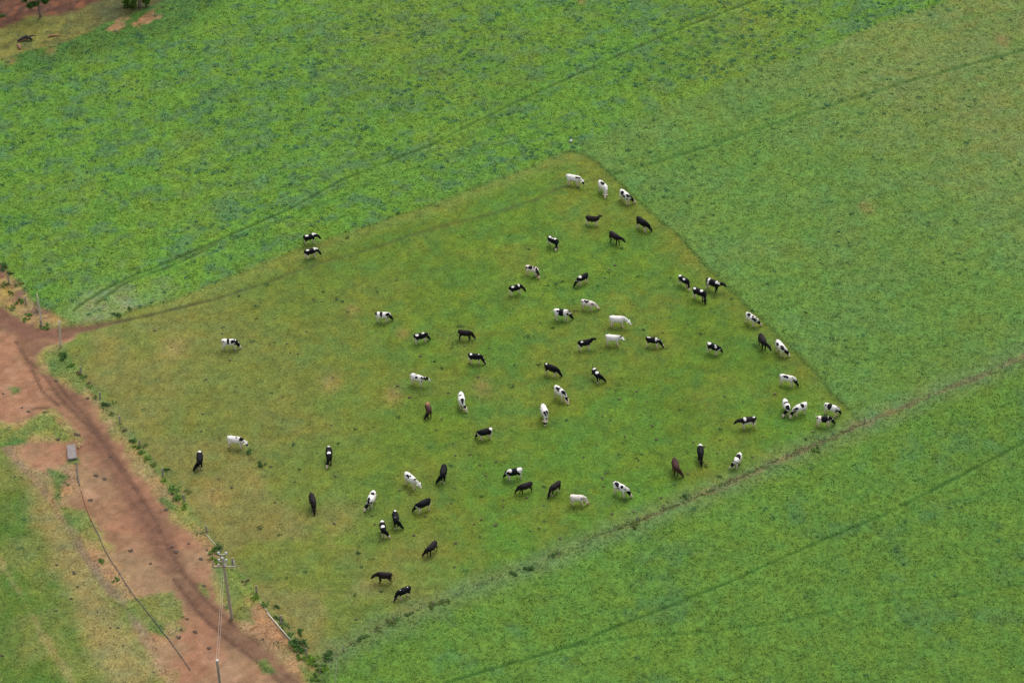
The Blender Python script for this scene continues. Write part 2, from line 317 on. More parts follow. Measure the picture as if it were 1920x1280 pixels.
def leaf_mat(name='leaves'):
    m, t, b = new_mat(name); N, L = t.nodes, t.links
    at = N.new('ShaderNodeAttribute'); at.attribute_name = 'tint'
    L.new(at.outputs['Color'], b.inputs['Base Color']); b.inputs['Roughness'].default_value = .8; b.inputs['Specular IOR Level'].default_value = .15
    tr = N.new('ShaderNodeBsdfTranslucent'); L.new(at.outputs['Color'], tr.inputs[0])
    mx = N.new('ShaderNodeMixShader'); mx.inputs[0].default_value = .35
    out = N['Material Output']; L.new(b.outputs[0], mx.inputs[1]); L.new(tr.outputs[0], mx.inputs[2]); L.new(mx.outputs[0], out.inputs[0])
    return m
def coat_mat():
    m, t, b = new_mat('cattle_coat'); N, L = t.nodes, t.links
    at = N.new('ShaderNodeAttribute'); at.attribute_name = 'tint'
    geo = N.new('ShaderNodeTexCoord'); n1 = N.new('ShaderNodeTexNoise'); n1.inputs['Scale'].default_value = 7; n1.inputs['Detail'].default_value = 3
    L.new(geo.outputs['Object'], n1.inputs['Vector'])
    r1 = N.new('ShaderNodeMapRange'); r1.inputs[3].default_value = .82; r1.inputs[4].default_value = 1.16; L.new(n1.outputs['Fac'], r1.inputs[0])
    vm = N.new('ShaderNodeVectorMath'); vm.operation = 'SCALE'; L.new(at.outputs['Color'], vm.inputs[0]); L.new(r1.outputs[0], vm.inputs['Scale'])
    L.new(vm.outputs[0], b.inputs['Base Color']); b.inputs['Roughness'].default_value = .7; b.inputs['Specular IOR Level'].default_value = .10
    return m
def rough_mat(name, c1, c2, scale=6.0, rough=.9, stretch=(1, 1, 1), metal=0.0):
    m, t, b = new_mat(name); N, L = t.nodes, t.links
    tc = N.new('ShaderNodeTexCoord'); mp = N.new('ShaderNodeMapping'); mp.inputs['Scale'].default_value = stretch
    n1 = N.new('ShaderNodeTexNoise'); n1.inputs['Scale'].default_value = scale; n1.inputs['Detail'].default_value = 6
    L.new(tc.outputs['Object'], mp.inputs[0]); L.new(mp.outputs[0], n1.inputs['Vector'])
    cr = N.new('ShaderNodeValToRGB'); cr.color_ramp.elements[0].position = .3; cr.color_ramp.elements[1].position = .7
    cr.color_ramp.elements[0].color = (*c1, 1); cr.color_ramp.elements[1].color = (*c2, 1)
    L.new(n1.outputs['Fac'], cr.inputs[0]); L.new(cr.outputs[0], b.inputs['Base Color'])
    b.inputs['Roughness'].default_value = rough; b.inputs['Metallic'].default_value = metal
    bp = N.new('ShaderNodeBump'); bp.inputs['Strength'].default_value = .4; bp.inputs['Distance'].default_value = .02
    L.new(n1.outputs['Fac'], bp.inputs['Height']); L.new(bp.outputs[0], b.inputs['Normal'])
    return m
M_GROUND = ground_mat(); M_LEAF = leaf_mat(); M_COAT = coat_mat()
M_WOODGREY = rough_mat('weathered_wood', alb(134, 122, 112), alb(178, 166, 154), 4, stretch=(6, 6, .8))
M_POLE = rough_mat('pole_wood', alb(158, 138, 116), alb(200, 184, 164), 3, stretch=(8, 8, .5))
M_PALE = rough_mat('pale_paint', alb(205, 196, 172), alb(226, 218, 198), 3, stretch=(5, 5, .6))
M_CERAMIC = rough_mat('white_ceramic', alb(205, 206, 204), alb(232, 232, 230), 10, rough=.35)
M_STEEL = rough_mat('galvanised_steel', alb(140, 140, 136), alb(176, 176, 170), 10, rough=.5, metal=.3)
M_BLACKPIPE = rough_mat('black_plastic', alb(62, 60, 60), alb(92, 88, 86), 5, rough=.6)
M_RUSTPIPE = rough_mat('rusty_steel', alb(140, 88, 64), alb(168, 116, 84), 8)
M_CONC = rough_mat('concrete', alb(126, 117, 113), alb(150, 141, 136), 3)
M_BARK = rough_mat('bark', alb(120, 96, 84), alb(160, 134, 118), 5, stretch=(5, 5, .8))
M_CHAR = rough_mat('charred_wood', alb(26, 26, 30), alb(60, 52, 50), 8)
M_REDWOOD = rough_mat('split_red_wood', alb(120, 74, 60), alb(176, 124, 100), 7)
M_DUNG = rough_mat('dung', alb(58, 50, 40), alb(92, 78, 60), 12)
M_YELLOW = rough_mat('yellow_fitting', alb(190, 150, 90), alb(220, 196, 150), 8)
M_WIRE = rough_mat('fence_wire', alb(120, 118, 112), alb(150, 148, 140), 8, rough=.5)
M_CABLE = rough_mat('line_cable', alb(176, 170, 156), alb(200, 194, 178), 8, rough=.5)

# ------------------------------------------------------------------ ground: one continuous relief, cut along the field edges
def axis(lo, hi, step, far):
    fine = np.arange(lo, hi + step * .5, step)
    def tail(s):
        out = []; d = step; p = 0
        while p < far: d *= 1.35; p += d; out.append(p)
        return np.array(out)
    t = tail(1)
    return np.concatenate([(lo - t)[::-1], fine, hi + t])
xs = axis(-82, 82, .26, 2600); ys = axis(204, 376, .30, 2600)
GX, GY = np.meshgrid(xs, ys); PP = np.stack([GX.ravel(), GY.ravel()], 1)
gc, gh, gl_, greg = surface(PP)
nx, ny = len(xs), len(ys)
idx = np.arange(nx * ny).reshape(ny, nx)
quads = np.stack([idx[:-1, :-1].ravel(), idx[:-1, 1:].ravel(), idx[1:, 1:].ravel(), idx[1:, :-1].ravel()], 1)
qreg = greg[quads[:, 0]]
gco = np.concatenate([PP, gh[:, None]], 1)
GN = {0: ('hillside_pasture', 'ground'), 1: ('upper_field', 'ground'), 2: ('lower_field', 'ground'), 3: ('grazed_paddock', 'ground'), 4: ('left_field', 'ground'), 5: ('dirt_road', 'road'), 6: ('woodland_floor', 'ground')}
GLAB = {0: 'large green pasture of long grass on the right side, reaching the top right corner', 1: 'bright green crop field with bluish weed clumps at the upper left',
        2: 'bright green field below the right-hand fence with one wheel track across it', 3: 'olive green grazed paddock in the middle that the cattle stand on',
        4: 'patchy green and tan field in the lower left corner', 5: 'reddish brown dirt road running down the left side', 6: 'brown leaf litter and olive turf in the top left corner'}
ground_names = {0: 'ground', 1: 'upper_field_ground', 2: 'lower_field_ground', 3: 'grazed_paddock_ground', 4: 'left_field_ground', 5: 'dirt_road', 6: 'woodland_ground'}
for r in range(7):
    q = quads[qreg == r]
    if not len(q): continue
    used, inv = np.unique(q.ravel(), return_inverse=True)
    me = mesh_np(ground_names[r], gco[used], inv.reshape(-1, 4), gc[used], smooth=True, alpha=.35 + .65 * np.clip(gl_[used] * 3, 0, 1))
    o = link(ground_names[r], me, M_GROUND); tag(o, GLAB[r], GN[r][1], kind='structure')
def ground_z(x, y):
    return float(surface(np.array([[x, y]], float))[1][0])

# ------------------------------------------------------------------ grass: leaf-sized blades over everything but the road
def in_view(P, m=60):
    y = P[:, 1]; d = y * CE + CAMH * SE
    px = 960 + FPX * P[:, 0] / d; py = 640 - FPX * (y * SE - CAMH * CE) / d
    return (px > -m) & (px < 1920 + m) & (py > -m) & (py < 1280 + m)
def blades(P, Z, C, n_bl, ln, wd, spread, tilt=(.75, 1.4), cvar=.24, cv=None, tiadd=None):
    n = len(P); N_ = n * n_bl
    bx = np.repeat(P[:, 0], n_bl) + nr.normal(0, 1, N_) * np.repeat(spread, n_bl)
    by = np.repeat(P[:, 1], n_bl) + nr.normal(0, 1, N_) * np.repeat(spread, n_bl)
    bz = np.repeat(Z, n_bl) - .02
    az = nr.uniform(0, 2 * np.pi, N_); ti = nr.uniform(tilt[0], tilt[1], N_)
    l = np.repeat(ln, n_bl) * nr.uniform(.6, 1.25, N_); w = np.repeat(wd, n_bl) * nr.uniform(.7, 1.3, N_)
    if tiadd is not None: ti = np.minimum(ti + np.repeat(tiadd, n_bl), 1.45)
    dx, dy, dz = np.cos(az) * np.sin(ti), np.sin(az) * np.sin(ti), np.cos(ti)
    sx, sy = -np.sin(az), np.cos(az)
    p0 = np.stack([bx - sx * w * .5, by - sy * w * .5, bz], 1); p1 = np.stack([bx + sx * w * .5, by + sy * w * .5, bz], 1)
    m0 = np.stack([bx + dx * l * .6 + sx * w * .55, by + dy * l * .6 + sy * w * .55, bz + dz * l * .75], 1)
    tp = np.stack([bx + dx * l, by + dy * l, bz + dz * l * .8], 1)
    m1 = np.stack([bx + dx * l * .6 - sx * w * .55, by + dy * l * .6 - sy * w * .55, bz + dz * l * .75], 1)
    co = np.stack([p0, p1, m0, m1], 1).reshape(-1, 3)
    q = np.arange(N_ * 4, dtype=np.int32).reshape(-1, 4)
    cs_ = cvar if cv is None else cv
    k = np.repeat(1 + nr.uniform(-1.6, 1.6, n) * cs_, n_bl) * nr.uniform(1 - cvar * .6, 1 + cvar * .6, N_)
    hue = nr.uniform(-.10, .10, N_) + np.repeat(nr.uniform(-.10, .10, n), n_bl)
    c = np.repeat(C, n_bl, 0) * k[:, None]
    c[:, 0] *= 1 + hue; c[:, 2] *= 1 - hue
    return co, q, np.repeat(c, 4, 0)
NT = 280000
Pg = np.stack([nr.uniform(-82, 82, NT), nr.uniform(205, 376, NT)], 1)
Pg = Pg[in_view(Pg)]
cG, hG, lG, rG = surface(Pg)
clump = fbm(Pg[:, 0], Pg[:, 1], .9, 301, 2)
keep = nr.uniform(0, 1, len(Pg)) < np.clip(.15 + lG * 1.2, 0, .78) * np.clip(.45 + clump * 1.1, 0, 1)
keep &= lG > .12
Pg, cG, hG, lG = Pg[keep], cG[keep], hG[keep], lG[keep]
co, q, cc = blades(Pg, hG, cG * (1.10 + .04 * np.clip(lG, 0, 1))[:, None], 5, .08 + .14 * lG, .05 + .03 * lG, .05 + .05 * lG, cv=.22 - .08 * np.clip(lG, 0, 1), tiadd=.16 * np.clip(lG, 0, 1))
o = link('grass', mesh_np('grass', co, q, cc), M_LEAF); tag(o, 'short and long green grass blades covering the fields', 'grass', kind='stuff')

# bluish weed clumps
def weeds():
    n = 14000
    P = np.stack([nr.uniform(-82, 82, n), nr.uniform(205, 376, n)], 1); P = P[in_view(P)]
    c, h, l, r = surface(P)
    f = fbm(P[:, 0], P[:, 1], 9.0, 404, 3); f2 = fbm(P[:, 0], P[:, 1], 2.4, 405, 2)
    dens = np.zeros(len(P))
    dens[r == 1] = .95; dens[r == 0] = .30; dens[r == 2] = .10; dens[r == 3] = .22; dens[r == 4] = .06
    tr = blob(P, 1420, 60, 260, 1.0) + blob(P, 1250, 130, 160, .6) + blob(P, 700, 120, 300, .25)
    dens = dens * (.35 + 1.4 * np.clip(tr, 0, 1)) * sm(.32, .58, f) * (.3 + 1.3 * sm(.4, .65, f2))
    k = nr.uniform(0, 1, len(P)) < dens
    k &= dline(P, LINE['A']) > 1.0
    P, h, r, c = P[k], h[k], r[k], c[k]
    sz = nr.gamma(4, .25, len(P)) * .40 + .2
    sz = np.where(r == 1, sz, sz * .75)
    col = np.tile(alb(96, 146, 100), (len(P), 1)) * nr.uniform(.85, 1.2, len(P))[:, None]
    col = np.where((r == 1)[:, None], col, np.where((r == 3)[:, None], col * .35 + c * .75, col * .55 + c * .5))
    ox = np.stack([nr.normal(0, 1, len(P)) * sz * .5, nr.normal(0, 1, len(P)) * sz * .3], 1)
    A = blades(P, h + .02, col, 26, .16 + .10 * sz, .08 + .03 * sz, .30 * sz, (.8, 1.4), .12)
    return A
wco, wq, wc = weeds()
o = link('weeds', mesh_np('weeds', wco, wq, wc), M_LEAF); tag(o, 'bluish green weed clumps scattered through the grass', 'weeds', kind='stuff')

# brown dead stalks along the right fence and rank grass
def litter():
    out = []
    pts = LINE['FE']
    P = []
    for i in range(len(pts) - 1):
        a, b = pts[i], pts[i + 1]; L = np.hypot(*(b - a)); n = int(L * 34)
        t = nr.uniform(0, 1, n)[:, None]; P.append(a + (b - a) * t + nr.normal(0, 1, (n, 2)) * np.array([.20, .26]))
    P = np.vstack(P); P = P[in_view(P)]; P = P[nr.uniform(0, 1, len(P)) < np.where(P[:, 0] > 8, .6, .2)]
    br = sm(6, 18, P[:, 0]) * (fbm(P[:, 0], P[:, 1], 1.2, 55) > .42)
    col = np.where((nr.uniform(0, 1, len(P)) < br * .32)[:, None], alb(150, 124, 92)[None] * nr.uniform(.7, 1.2, len(P))[:, None], alb(118, 148, 84)[None] * nr.uniform(.8, 1.2, len(P))[:, None])
    return blades(P, np.full(len(P), .05), col, 4, np.full(len(P), .30), np.full(len(P), .06), np.full(len(P), .10), (.5, 1.35), .22)
lco, lq, lc = litter()
o = link('fence_line_grass', mesh_np('fence_line_grass', lco, lq, lc), M_LEAF); tag(o, 'brown and grey-green rank grass along the right fence line', 'grass', kind='stuff')

# ------------------------------------------------------------------ mesh builders
def loft(V, F, rings, n=12):
    """rings: (centre, axis, half width, half height); closed tube with rounded ends"""
    base = len(V); up0 = Vector((0, 0, 1)); m = len(rings)
    for c, ax, rw, rh in rings:
        ax = Vector(ax).normalized(); side = ax.cross(up0) if abs(ax.z) < .95 else ax.cross(Vector((1, 0, 0)))
        side.normalize(); upv = side.cross(ax).normalized(); c = Vector(c)
        for k in range(n):
            a = 2 * math.pi * k / n
            V.append(tuple(c + side * math.cos(a) * rw + upv * math.sin(a) * rh))
    for i in range(m - 1):
        for k in range(n):
            k2 = (k + 1) % n
            F.append((base + i * n + k, base + i * n + k2, base + (i + 1) * n + k2, base + (i + 1) * n + k))
    F.append(tuple(base + k for k in range(n))[::-1]); F.append(tuple(base + (m - 1) * n + k for k in range(n)))
def tube(V, F, pts, rads, n=8):
    pts = [Vector(p) for p in pts]; rings = []
    for i, p in enumerate(pts):
        a = (pts[min(i + 1, len(pts) - 1)] - pts[max(i - 1, 0)])
        r = rads[i] if hasattr(rads, '__len__') else rads
        rings.append((p, a, r, r))
    loft(V, F, rings, n)
def ball(V, F, c, r, n=10, m=6):
    c = Vector(c); rings = []
    for i in range(m + 1):
        a = math.pi * (i / m); a = min(max(a, .2), math.pi - .2)
        rings.append((c + Vector((-math.cos(a) * r[0], 0, 0)), (1, 0, 0), r[1] * math.sin(a), r[2] * math.sin(a)))
    loft(V, F, rings, n)
def to_mesh(name, V, F, smooth=True):
    me = bpy.data.meshes.new(name); me.from_pydata(V, [], F); me.update()
    bm = bmesh.new(); bm.from_mesh(me); bmesh.ops.recalc_face_normals(bm, faces=bm.faces); bm.to_mesh(me); bm.free()
    if smooth: me.polygons.foreach_set('use_smooth', np.ones(len(me.polygons), bool))
    return me
def box(V, F, c, s, R=None):
    b = len(V); c = Vector(c)
    for dx in (-1, 1):
        for dy in (-1, 1):
            for dz in (-1, 1):
                v = Vector((dx * s[0] / 2, dy * s[1] / 2, dz * s[2] / 2))
                if R is not None: v = R @ v
                V.append(tuple(c + v))
    for f in ((0, 1, 3, 2), (4, 6, 7, 5), (0, 4, 5, 1), (2, 3, 7, 6), (0, 2, 6, 4), (1, 5, 7, 3)): F.append(tuple(b + i for i in f))

# ------------------------------------------------------------------ cattle
WHITE = alb(248, 243, 234); CREAM = alb(238, 212, 190); BLACK = alb(20, 21, 26); DKB = alb(40, 32, 34); RED = alb(76, 50, 46); TAN = alb(176, 128, 92); PINK = alb(220, 176, 156)
def cow_mesh(name, S, yaw, reach, mode, vis, coat, patches, flags, rr):
    V, F = [], []
    ms = 1.0 + rr.uniform(-.04, .04)
    T = [(-.90, 1.24, .10, .14), (-.82, 1.19, .22, .24), (-.62, 1.13, .30, .31), (-.38, 1.07, .33, .355), (-.08, 1.03, .37, .40), (.22, 1.03, .355, .40), (.46, 1.08, .29, .37), (.64, 1.12, .21, .30), (.80, 1.12, .13, .21)]
    loft(V, F, [((x, 0, z), (1, 0, 0), w * ms, h) for x, z, w, h in T], 16)
    for s in (-1, 1): ball(V, F, (-.50, s * .22, 1.31), (.13, .07, .07), 8, 5)      # hip bones
    ball(V, F, (-.83, 0, 1.36), (.07, .045, .05), 8, 5)
    cy, sy = math.cos(yaw), math.sin(yaw)
    dn = Vector((cy, sy, 0)); dh = Vector((math.cos(yaw * .5), math.sin(yaw * .5), 0))
    if mode == 'g': pz, mz, f = .50, .09, .66
    elif mode == 'm': pz, mz, f = 1.02, .66, .70
    else: pz, mz, f = 1.42, 1.22, .50
    NB = Vector((.50, 0, 1.14)); N1 = Vector((.60, 0, 1.12)) + dh * .14 + Vector((0, 0, {'g': -.10, 'm': -.02, 'u': .06}[mode]))
    W0 = Vector((.55, 0, 0)); PO = W0 + dn * (reach * f); PO.z = pz; MU = W0 + dn * reach; MU.z = mz
    hd = (MU - PO); hl = hd.length; want = .50
    MU = PO + hd.normalized() * want if mode != 'g' else MU
    hd = (MU - PO).normalized()
    mid = (N1 + PO) * .5 + Vector((0, 0, .04))
    loft(V, F, [(NB, dh, .21, .33), (N1, (PO - NB), .17, .30), (mid, (PO - N1), .135, .225), (PO, (PO - mid) + hd * .3, .115, .155)], 12)
    L_ = max((MU - PO).length, .42)
    loft(V, F, [(PO - hd * .06, hd, .11, .12), (PO + hd * L_ * .14, hd, .15, .165), (PO + hd * L_ * .42, hd, .14, .15), (PO + hd * L_ * .70, hd, .095, .11), (PO + hd * L_ * .90, hd, .105, .10), (PO + hd * L_, hd, .085, .075)], 10)
    side = hd.cross(Vector((0, 0, 1))).normalized()
    for s in (-1, 1):
        e0 = PO + side * s * .08 + hd * .03; e1 = PO + side * s * .33 - hd * .05 + Vector((0, 0, -.03))
        loft(V, F, [(e0, side * s, .04, .04), ((e0 + e1) * .5, side * s, .075, .045), (e1, side * s, .035, .03)], 6)
    legs = []
    for s in (-1, 1):
        d = rr.uniform(-.16, .16)
        k = [(.46, s * .15, .98), (.47, s * .17, .72), (.50 + d * .5, s * .165, .42), (.50 + d, s * .16, .13), (.52 + d, s * .16, .04), (.545 + d, s * .16, .0)]
        tube(V, F, k, [.15, .11, .075, .055, .066, .07], 8); legs.append([Vector(p) for p in k[1:]])
        d = rr.uniform(-.18, .18)
        k = [(-.58, s * .17, 1.06), (-.52 + d * .2, s * .19, .78), (-.72 + d * .5, s * .175, .50), (-.68 + d, s * .17, .14), (-.66 + d, s * .17, .04), (-.635 + d, s * .17, .0)]
        tube(V, F, k, [.20, .15, .075, .056, .066, .07], 8); legs.append([Vector(p) for p in k[2:]])
    if 'u' in flags: ball(V, F, (-.40, 0, .68), (.20, .15, .15), 8, 5)
    # tail
    if 'T' in flags: tl = [(-.86, 0, 1.32), (-.98, .03, 1.42), (-1.05, .05, 1.62), (-1.02, .08, 1.80)]
    elif 'O' in flags: tl = [(-.86, 0, 1.32), (-1.02, .04, 1.16), (-1.14, .14, .92), (-1.22, .26, .74)]
    else: tl = [(-.86, 0, 1.32), (-.93, rr.uniform(-.04, .04), 1.08), (-.93, rr.uniform(-.08, .08), .76), (-.92, rr.uniform(-.1, .1), .48)]
    tube(V, F, tl, [.035, .028, .028, .045], 6)
    me = to_mesh(name, V, F)
    ob = bpy.data.objects.new('tmp', me); COL.objects.link(ob)
    md = ob.modifiers.new('r', 'REMESH'); md.mode = 'VOXEL'; md.voxel_size = .027; md.use_smooth_shade = True
    sx = ob.modifiers.new('s', 'SMOOTH'); sx.factor = .5; sx.iterations = 1
    dg = bpy.context.evaluated_depsgraph_get(); ev = ob.evaluated_get(dg)
    out = bpy.data.meshes.new_from_object(ev); out.name = name
    bpy.data.objects.remove(ob); bpy.data.meshes.remove(me)
    n = len(out.vertices); co = np.empty(n * 3, np.float32); out.vertices.foreach_get('co', co); co = co.reshape(-1, 3).astype(float)
    # coordinates along the animal: 0 rump, 1 withers, 2 poll, 3 muzzle
    spine = [(Vector((-.85, 0, 1.1)), 0.0), (Vector((.55, 0, 1.1)), 1.0), (PO, 2.0), (MU, 3.0)]
    best = np.full(n, 1e9); tt = np.zeros(n); ax = np.zeros((n, 3))
    for i in range(3):
        a = np.array(spine[i][0]); b = np.array(spine[i + 1][0]); d = b - a
        s_ = ((co - a) @ d) / (d @ d)
        sc = np.clip(s_, 0 if i else -.2, 1); qv = a + sc[:, None] * d
        dd = np.linalg.norm(co - qv, axis=1) * (1.0 if i == 0 else 1.75)
        m_ = dd < best; best[m_] = dd[m_]; tt[m_] = (spine[i][1] + sc)[m_]; ax[m_] = qv[m_]
    isleg = np.zeros(n)
    for lg in legs:
        for i in range(len(lg) - 1):
            a = np.array(lg[i]); b = np.array(lg[i + 1]); d = b - a
            sc = np.clip(((co - a) @ d) / (d @ d + 1e-9), 0, 1); dd = np.linalg.norm(co - a - sc[:, None] * d, axis=1)
            isleg = np.maximum(isleg, (dd < .115) & (co[:, 2] < .72))
    isleg = isleg * ~((tt > 1.9) & (best < .26))
    th = np.degrees(np.arctan2(co[:, 1] * vis, co[:, 2] - ax[:, 2] + 1e-6))
    trunk = tt <= 1.0
    wob = (fbm(co[:, 0] * 4 + co[:, 1] * 2 + 50, co[:, 2] * 4 + co[:, 1] * 3 + 50, .8, rr.randint(0, 999), 3) - .5) * .9
    hit = np.full(n, -1.0)
    for (pt, pth, rt, rth) in patches:
        e = 1.0 - np.sqrt(((tt - pt) / rt) ** 2 + ((th - pth) / rth) ** 2) / 1.18 + wob * .75
        hit = np.maximum(hit, e)
    wv = sm(-.05, .05, hit)                      # 1 where the patch colour is
    white = wv if coat != 'W' else 1 - wv
    if coat == 'W':
        if 'n' in flags: white = np.where((tt > 1.0 + wob * .2) & (tt < 2.08), 0, white)
        if 'h' in flags: white = np.where(tt >= 1.95, 0, white)
    if 'f' in flags: white = np.where(tt > 2.18 + wob * .15, 1, white)
    if 'z' in flags: white = np.where((tt > 2.05) & (np.abs(th) < 40), 1, white)
    if coat != 'W':
        if 'b' in flags: white = np.where(trunk & (np.abs(th) > 140 + wob * 20), 1, white)
        if 'l' in flags: white = np.where(isleg * (co[:, 2] < .66 + wob * .12) > 0, 1, white)
        if 'r' in flags: white = np.where(isleg * (co[:, 2] < .66 + wob * .12) * (co[:, 0] < 0) > 0, 1, white)
        if 'k' in flags: white = np.where(isleg * (co[:, 2] < .28) > 0, 1, white)
    else:
        white = np.where(isleg > 0, 1, white)
    if 'u' in flags: white = np.where((co[:, 2] < .70) & (co[:, 2] > .45) & (np.abs(co[:, 0] + .40) < .22) & (np.abs(co[:, 1]) < .16), 1, white)
    dark = {'W': BLACK, 'K': BLACK, 'B': DKB, 'R': RED}[coat]
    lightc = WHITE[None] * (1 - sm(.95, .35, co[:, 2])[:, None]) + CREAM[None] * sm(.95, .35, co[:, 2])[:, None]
    if 'p' in flags: lightc = lightc * np.array([1.0, .92, .88])
    darkc = np.tile(dark, (n, 1))
    if 't' in flags: darkc = darkc * (1 - (sm(.75, .05, tt) * sm(75, 20, np.abs(th)))[:, None]) + TAN[None] * (sm(.75, .05, tt) * sm(75, 20, np.abs(th)))[:, None]; darkc = np.where((tt > 1.0)[:, None], DKB[None], darkc)
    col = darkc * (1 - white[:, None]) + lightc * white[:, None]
    col = np.where((co[:, 2] < .05)[:, None], alb(70, 60, 52)[None], col)
    col = np.where(((tt > 2.93) & (coat == 'W'))[:, None], alb(190, 160, 150)[None], col)
    col = np.where(((isleg == 0) & (co[:, 2] < .60) & (co[:, 0] > -.6) & (co[:, 0] < -.2) & ('u' in flags))[:, None], PINK[None], col)
    a = out.color_attributes.new('tint', 'FLOAT_COLOR', 'POINT'); c4 = np.ones((n, 4), np.float32); c4[:, :3] = col; a.data.foreach_set('color', c4.ravel())
    return out

